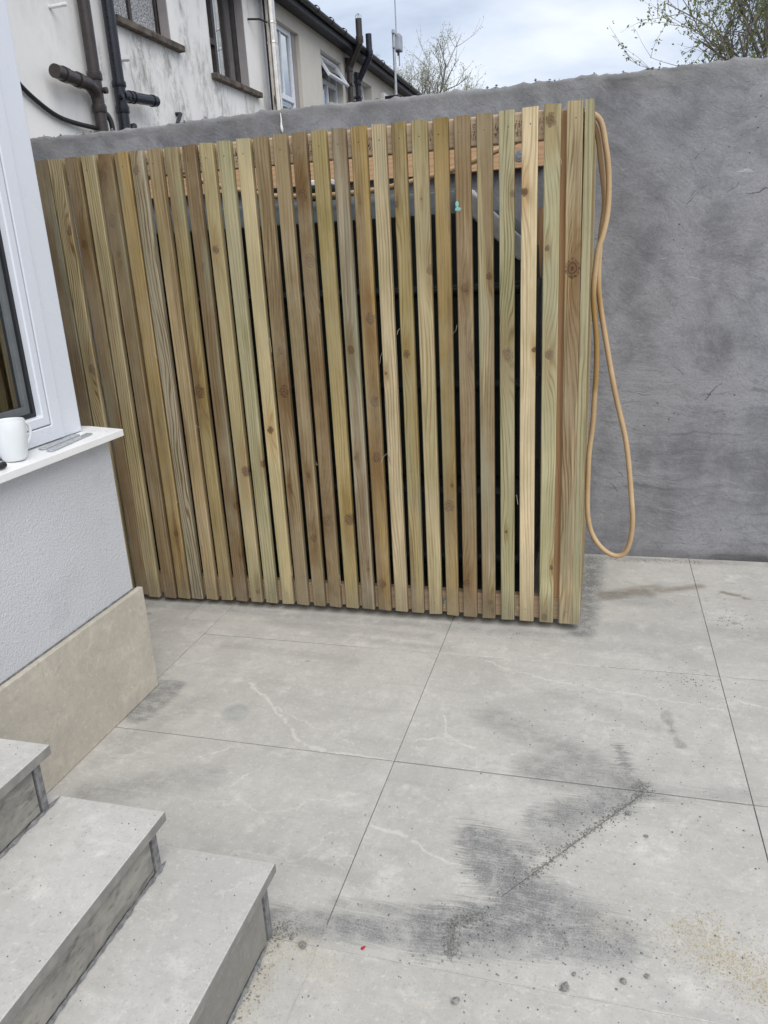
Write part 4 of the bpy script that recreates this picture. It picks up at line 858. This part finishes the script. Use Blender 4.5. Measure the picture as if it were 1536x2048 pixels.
st_ = MB().tube([(F+.22, 8.38, 2.6), (F+.22, 8.38, 5.6)], .066, 22).build('flue_pipe', M['steel'], HB, smooth=True)
for z in (4.08, 4.31, 3.0): MB().lathe([(.066, -.012), (.072, -.012), (.074, 0), (.072, .012), (.066, .012)], (F+.22, 8.38, z), 22).build('flue_band', M['steel'], st_, smooth=True)
MB().tube([(F, 8.13, 4.325), (F+.14, 8.2, 4.325), (F+.18, 8.34, 4.315)], .012, 6).build('bracket', M['gutter'], st_)

# third house
HC = house(8.90, 12.62, 'cream rendered house with a tall white casement and an open top light', M['house_c'], [(9.05, 10.0, 3.44, 4.565), (10.965, 12.06, 3.40, 4.57)])
stone_sill(HC, 8.98, 10.08, 3.439); stone_sill(HC, 10.9, 12.12, 3.399)
f = win(HC, 9.05, 9.85, 3.44, 4.565, M['upvc'], .07, .07); MB().box(F-.13, F-.06, 9.851, 9.999, 3.441, 4.564).build('side_panel', M['reveal'], f)
bar(f, 9.12, 9.78, 3.60, 3.67, M['upvc'], .07, .01); bar(f, 9.44, 9.47, 3.67, 4.49, M['upvc'], .07, -.004); curtain(f, 9.1, 9.36, 3.5, 4.5); curtain(f, 9.48, 9.7, 3.5, 4.5)
f = win(HC, 10.965, 12.06, 3.40, 4.57, M['upvc'], .10, .06); bar(f, 11.026, 12.0, 4.15, 4.21, M['upvc'], .10, .01); bar(f, 11.50, 11.55, 3.46, 4.149, M['upvc'], .10, .006); curtain(f, 11.03, 11.45, 3.46, 4.12, waves=3)
# top hung light standing open
s_ = MB().ring(-.045, .0, (11.0, 12.03, -.42, 0.), (11.06, 11.97, -.36, -.06)); an = math.radians(32); ca, sa = math.cos(an), math.sin(an)
rot = lambda v: (F-.085+v[0]*ca-v[2]*sa, v[1], 4.555+v[0]*sa+v[2]*ca); s_.v = [rot(v) for v in s_.v]
o = s_.build('open_light', M['upvc'], f, bevel=.004)
g_ = MB().box(-.026, -.022, 11.05, 11.98, -.37, -.05); g_.v = [rot(v) for v in g_.v]; g_.build('pane', M['glass_far'], f)
vb = MB().box(F-.001, F+.012, 12.12, 12.30, 4.60, 4.76).build('air_vent', M['house_c'], HC)
for k in range(4): MB().box(F+.0125, F+.02, 12.135, 12.285, 4.62+k*.034, 4.632+k*.034).build('louvre', M['reveal'], vb)
def soil(h, mat, y, ytop, zt, zl, zu, wire):
    x0 = F+.08; x1 = F+.335
    p = MB().tube(catmull([(x0, y, -.05), (x0, y, 1.5), (x0, y, zl-.06), (x0+.01, y, zl), (x1-.02, ytop, zu), (x1, ytop, zu+.06), (x1, ytop, zu+.2), (x1, ytop, zt)], 5), .055, 16).build('soil_pipe', mat, h, smooth=True)
    collar(p, x1, ytop, zu+.09, .055, mat, ln=.1); collar(p, x0, y, zl-.02, .055, mat, ln=.1)
    MB().box(F-.001, x0+.06, y-.075, y+.075, zl-.28, zl-.25).build('clip', mat, p)
    if wire:
        for a in (0, math.pi/2): MB().tube([(x1+.05*math.cos(a), ytop+.05*math.sin(a), zt-.01), (x1+.05*math.cos(a), ytop+.05*math.sin(a), zt+.05), (x1, ytop, zt+.085), (x1-.05*math.cos(a), ytop-.05*math.sin(a), zt+.05), (x1-.05*math.cos(a), ytop-.05*math.sin(a), zt-.01)], .006, 6).build('wire_balloon', M['mast'], p)
soil(HC, M['brown_pipe'], 12.26, 12.13, 5.23, 4.53, 4.83, True)

# fourth house
HD = house(12.62, 19.6, 'farthest house of the row with the aerial mast at its eaves', M['house_d'], [(13.05, 13.95, 3.5, 4.53), (16.3, 17.3, 3.5, 4.5)])
f = win(HD, 13.05, 13.95, 3.5, 4.53, M['upvc'], .16, .07); bar(f, 13.12, 13.88, 4.0, 4.06, M['upvc'], .16, .01); curtain(f, 13.1, 13.4, 3.55, 4.5); stone_sill(HD, 13.0, 14.0, 3.499)
f = win(HD, 16.3, 17.3, 3.5, 4.5, M['brown_paint'], .12, .07); stone_sill(HD, 16.2, 17.4, 3.499)
soil(HD, M['black_pipe'], 12.75, 12.72, 5.13, 4.40, 4.74, False)
MB().box(F-.001, F+.10, 14.55, 14.86, 4.12, 4.52).build('meter_box', M['whitecap'], HD, bevel=.015, seg=2)
# aerial mast on its bracket
mt = thing('aerial_mast', 'thin metal aerial mast with a grey box at the far eaves', 'aerial', (F+.33, 14.6, 3.6))
mx_, my_ = F+.33, 14.6
MB().tube([(mx_, my_, 3.6), (mx_, my_, 5.62)], .03, 12).build('pole', M['mast'], mt, smooth=True)
MB().tube([(mx_+.01, my_+.2, 5.60), (mx_+.01, my_+.2, 7.6)], .013, 8).build('whip_aerial', M['mast'], mt)
bx = MB().box(mx_-.04, mx_+.10, my_+.10, my_+.36, 5.28, 5.58).build('radio_box', M['greybox'], mt, bevel=.02, seg=2)
for z in (5.30, 5.56): MB().box(mx_-.02, mx_+.03, my_-.09, my_+.10, z-.014, z+.014).build('clamp', M['mast'], bx)
MB().tube([(mx_+.03, my_+.2, 5.28), (mx_+.03, my_+.2, 5.20)], .016, 8).build('connector', M['gasket'], bx); MB().tube([(mx_+.03, my_+.30, 5.28), (mx_+.03, my_+.30, 5.03)], .012, 8).build('stub_aerial', M['mast'], bx)
MB().tube(catmull([(mx_+.03, my_+.2, 5.20), (mx_+.03, my_+.16, 5.07), (mx_+.03, my_+.05, 5.0), (mx_+.03, my_+.02, 4.9)], 5), .008, 6).build('cable', M['whitecap'], mt)
fr_ = MB(); fr_.box(F-.001, mx_+.05, my_-.03, my_+.03, 4.40, 4.45); fr_.box(F+.002, F+.05, my_-.028, my_+.028, 3.7, 4.3995); fr_.tube([(F+.05, my_, 3.75), (mx_, my_, 4.40)], .02, 6); fr_.build('wall_bracket', M['gutter'], mt)

# ------------------------------------------------------------------ trees
def tree(name, label, base, seed, tl, bl, spread, n_main, depth, leafmat, nleaf, lsize, barkmat, r0, lean=(0, 0), updrift=.25, group=None):
    rnd = random.Random(seed); t = thing(name, label, 'tree', base, group); tr = MB(); br_ = MB(); lf = MB(); tips = []
    B = Vector(base)
    def grow(p, d_, ln, r, lev):
        pts = [p]; n = 4; q = p.copy(); dd = d_.copy()
        for k in range(n):
            dd = (dd+Vector((rnd.uniform(-1, 1), rnd.uniform(-1, 1), rnd.uniform(-1, 1)))*.16+Vector((0, 0, updrift*.25))).normalized(); q = q+dd*(ln/n); pts.append(q.copy())
        rs = [r*(1-.55*k/n) for k in range(n+1)]
        (tr if lev == 0 else br_).tube(pts, rs, 6 if lev < 2 else 3, cap=False)
        if lev >= depth-1:
            tips.extend(pts[1:])
        if lev < depth:
            nb = n_main if lev == 0 else rnd.randint(3, 4)
            for k in range(nb):
                f = rnd.uniform(.25, 1) if lev else rnd.uniform(.62, 1.); i = min(int(f*n), n-1); pp = pts[i].lerp(pts[i+1], f*n-i)
                ax = Vector((rnd.uniform(-1, 1), rnd.uniform(-1, 1), rnd.uniform(-.2, .9))).normalized()
                nd = (dd*(.55 if lev else .5)+ax*spread).normalized(); grow(pp, nd, (ln if lev else bl/.68)*rnd.uniform(.55, .8), r*rnd.uniform(.42, .58), lev+1)
    grow(B, Vector((lean[0], lean[1], 1)).normalized(), tl, r0, 0)
    tr.build('trunk', barkmat, t, smooth=True); tag(br_.build('branches', barkmat, t, fix=False), kind='stuff')
    for k in range(nleaf):
        c = rnd.choice(tips)+Vector((rnd.gauss(0, .05), rnd.gauss(0, .05), rnd.gauss(0, .05)))*bl*.5
        for j in range(rnd.randint(1, 3)):
            a = Vector((rnd.uniform(-1, 1), rnd.uniform(-1, 1), rnd.uniform(-1, 1))).normalized(); b_ = a.cross(Vector((rnd.random(), rnd.random(), rnd.random()))).normalized(); s_ = lsize*rnd.uniform(.5, 1.2); cc = c+a*s_*.6
            lf.add([cc-a*s_*.6, cc+b_*s_*.32, cc+a*s_*.6, cc-b_*s_*.32], [(0, 1, 2, 3)])
    if nleaf: tag(lf.build('foliage', leafmat, t, fix=False), kind='stuff')
    return t
tree('budding_tree', 'young tree with small opening green leaves behind the right end of the wall', (1.62, 8.2, .0), 5, 3.75, 1.02, .8, 17, 4, M['leaf'], 4200, .036, M['bark'], .045, lean=(-.01, 0), updrift=.15)
tree('bare_tree', 'thin bare tree beyond the wall, just right of the aerial mast', (-5.15, 25, 0), 11, 6.2, 1.35, .7, 20, 4, M['bud'], 3600, .035, M['twig'], .08, group='bare trees beyond the houses')
tree('bare_tree', 'thin bare tree touching the far end of the roof, left of the aerial mast', (-7.0, 27, 0), 12, 6.2, 1.3, .7, 20, 4, M['bud'], 3600, .035, M['twig'], .08, group='bare trees beyond the houses')

# ------------------------------------------------------------------ bits lying on the paving
M['pebble'] = simple('cement_pebble', (.24, .235, .22), .9, var=.4, sc=150, bump=.4, bsc=300)
def pebble_mesh(r, sd):
    rr = random.Random(sd); bm = bmesh.new(); bmesh.ops.create_icosphere(bm, subdivisions=2, radius=r)
    for v in bm.verts:
        k = 1+.45*mnoise.noise(v.co/r*1.1+Vector((sd*3.1, sd, 0)))+.12*mnoise.noise(v.co/r*3+Vector((sd, 0, 4))); v.co *= k; v.co.z *= .5; v.co.x *= 1.25
    mz = min(v.co.z for v in bm.verts)
    for v in bm.verts: v.co.z -= mz
    me = bpy.data.meshes.new('pebble'); bm.to_mesh(me); bm.free(); me.materials.append(M['pebble']); return me
PB = [(.169, -.929, .0065, 'dark lump of cement on the tile just right of the diagonal joint'), (.045, -1.433, .008, 'grey pebble low in front, right of the grit mound by the drain corner'), (-.46, -1.450, .0075, 'largest grey pebble near the corner of the lowest step'),
      (-.1436, -1.503, .0065, 'brown pebble in the foreground below the grit mound'), (.148, -1.395, .0055, 'small dark stone in the foreground left of the sawdust patch'), (.19, -1.375, .0045, 'small black stone nearest the sawdust patch'), (-.488, -1.437, .0045, 'smaller pebble between the largest pebble and the lowest step'),
      (.205, -1.0, .004, 'tiny black stone on the pale tile below the dark cement lump'), (.06, -1.40, .0035, 'tiny stone on the dust in front of the grit mound')]
for k, (x, y, r, lb) in enumerate(PB):
    o = bpy.data.objects.new('pebble', pebble_mesh(r, k+1)); COL.objects.link(o); o.location = (x, y, .0007); o.rotation_euler = (0, 0, k*1.3); tag(o, lb, 'pebble', 'pebbles lying on the paving')
pt = MB().add([(0, 0, .002), (.006, .004, .003), (.010, .001, .006), (.006, -.005, .004), (.001, -.004, .0015)], [(0, 1, 2, 3, 4)]); pt.v = [(a-.346, b_-1.429, c_) for a, b_, c_ in pt.v]; pt.v += [(a, b_, c_-.0012) for a, b_, c_ in pt.v]; pt.f += [(9, 8, 7, 6, 5)]+[(i, (i+1) % 5, 5+(i+1) % 5, 5+i) for i in range(5)]
tag(pt.build('petal', M['red']), 'tiny red petal on the dusty paving near the lowest step', 'petal')
def bits(name, mat, spots, lo, hi, label_kind='stuff', flat=1.):
    mb = MB()
    for (A, B_, wd, n) in spots:
        for k in range(n):
            f = random.random(); x = A[0]+(B_[0]-A[0])*f+random.gauss(0, wd); y = A[1]+(B_[1]-A[1])*f+random.gauss(0, wd); r = lo+(hi-lo)*random.random()**3
            if x < -.535 and y < -1.43: continue
            if y > .74 or x < -1.28: continue
            a = random.random()*6.3; ca_, sa_ = math.cos(a)*r, math.sin(a)*r; e_ = random.uniform(.5, 1)
            mb.add([(x+ca_, y+sa_, .0006), (x-sa_*e_, y+ca_*e_, .0006), (x-ca_, y-sa_, .0006), (x+sa_*e_, y-ca_*e_, .0006), (x+random.uniform(-.3, .3)*r, y+random.uniform(-.3, .3)*r, .0008+r*flat*random.uniform(.6, 1.2))], [(0, 1, 4), (1, 2, 4), (2, 3, 4), (3, 0, 4)])
    return tag(mb.build(name, mat, fix=False), kind=label_kind)
bits('cement_grit', M['grit'], [((-.186, -1.337), (-.126, -1.298), .008, 500), ((-.186, -1.337), (-.169, -1.41), .009, 500), ((-.07, -1.21), (.20, -.85), .006, 900), ((-.08, -1.2), (.18, -.86), .03, 500), ((.19, -.84), (.215, -.82), .012, 250),
      ((.035, .0), (.06, .72), .022, 1600), ((.05, .70), (.5, .73), .015, 500), ((-.5, -1.42), (-.53, -1.44), .015, 350), ((-.53, -1.45), (-.515, -1.8), .015, 500), ((-.6, -1.3), (.5, -1.5), .16, 420), ((.0, -.6), (.3, -.7), .14, 260), ((.25, -.33), (.43, -.25), .05, 120), ((.4, .3), (.6, .1), .06, 90), ((-.2, -1.35), (.2, -1.3), .06, 500)], .0006, .0032, flat=.8)
bits('dark_grit', M['stone'], [((.3, -.22), (.44, -.3), .05, 60), ((.25, -.95), (.2, -1.1), .09, 25), ((.5, .35), (.56, .1), .04, 60), ((0, -.5), (.3, -.7), .2, 50), ((-.15, -1.36), (-.13, -1.3), .03, 40), ((-.1, -.05), (-.4, -.05), .04, 20)], .001, .0034, flat=.7)
bits('sawdust', M['sawdust'], [((.27, -1.25), (.45, -1.38), .045, 3200), ((-.50, -1.44), (-.36, -1.50), .03, 500), ((-.51, -1.46), (-.52, -1.75), .018, 600), ((.1, -1.27), (.3, -1.27), .05, 300), ((-.2, -1.5), (-.1, -1.5), .03, 150), ((.0, -.03), (-.9, -.04), .015, 160)], .0006, .002, flat=.5)
mb = MB()
for (x0, x1, y0, y1, z, n) in ((-.73, -.525, -1.9, -1.43, .1631, 40), (-.95, -.73, -2.0, -1.47, .2836, 60), (-1.2, -.95, -1.9, -1.48, .4181, 40)):   # specks on the treads
    for k in range(n):
        x = random.uniform(x0, x1); y = y1-(y1-y0)*random.random()**1.4; r = random.uniform(.0005, .0017); mb.add([(x+r, y, z), (x, y+r, z), (x-r, y, z), (x, y-r, z), (x, y, z+r)], [(0, 1, 4), (1, 2, 4), (2, 3, 4), (3, 0, 4)])
tag(mb.build('tread_grit', M['stone'], fix=False), kind='stuff')

SC.render.resolution_x = 768; SC.render.resolution_y = 1024
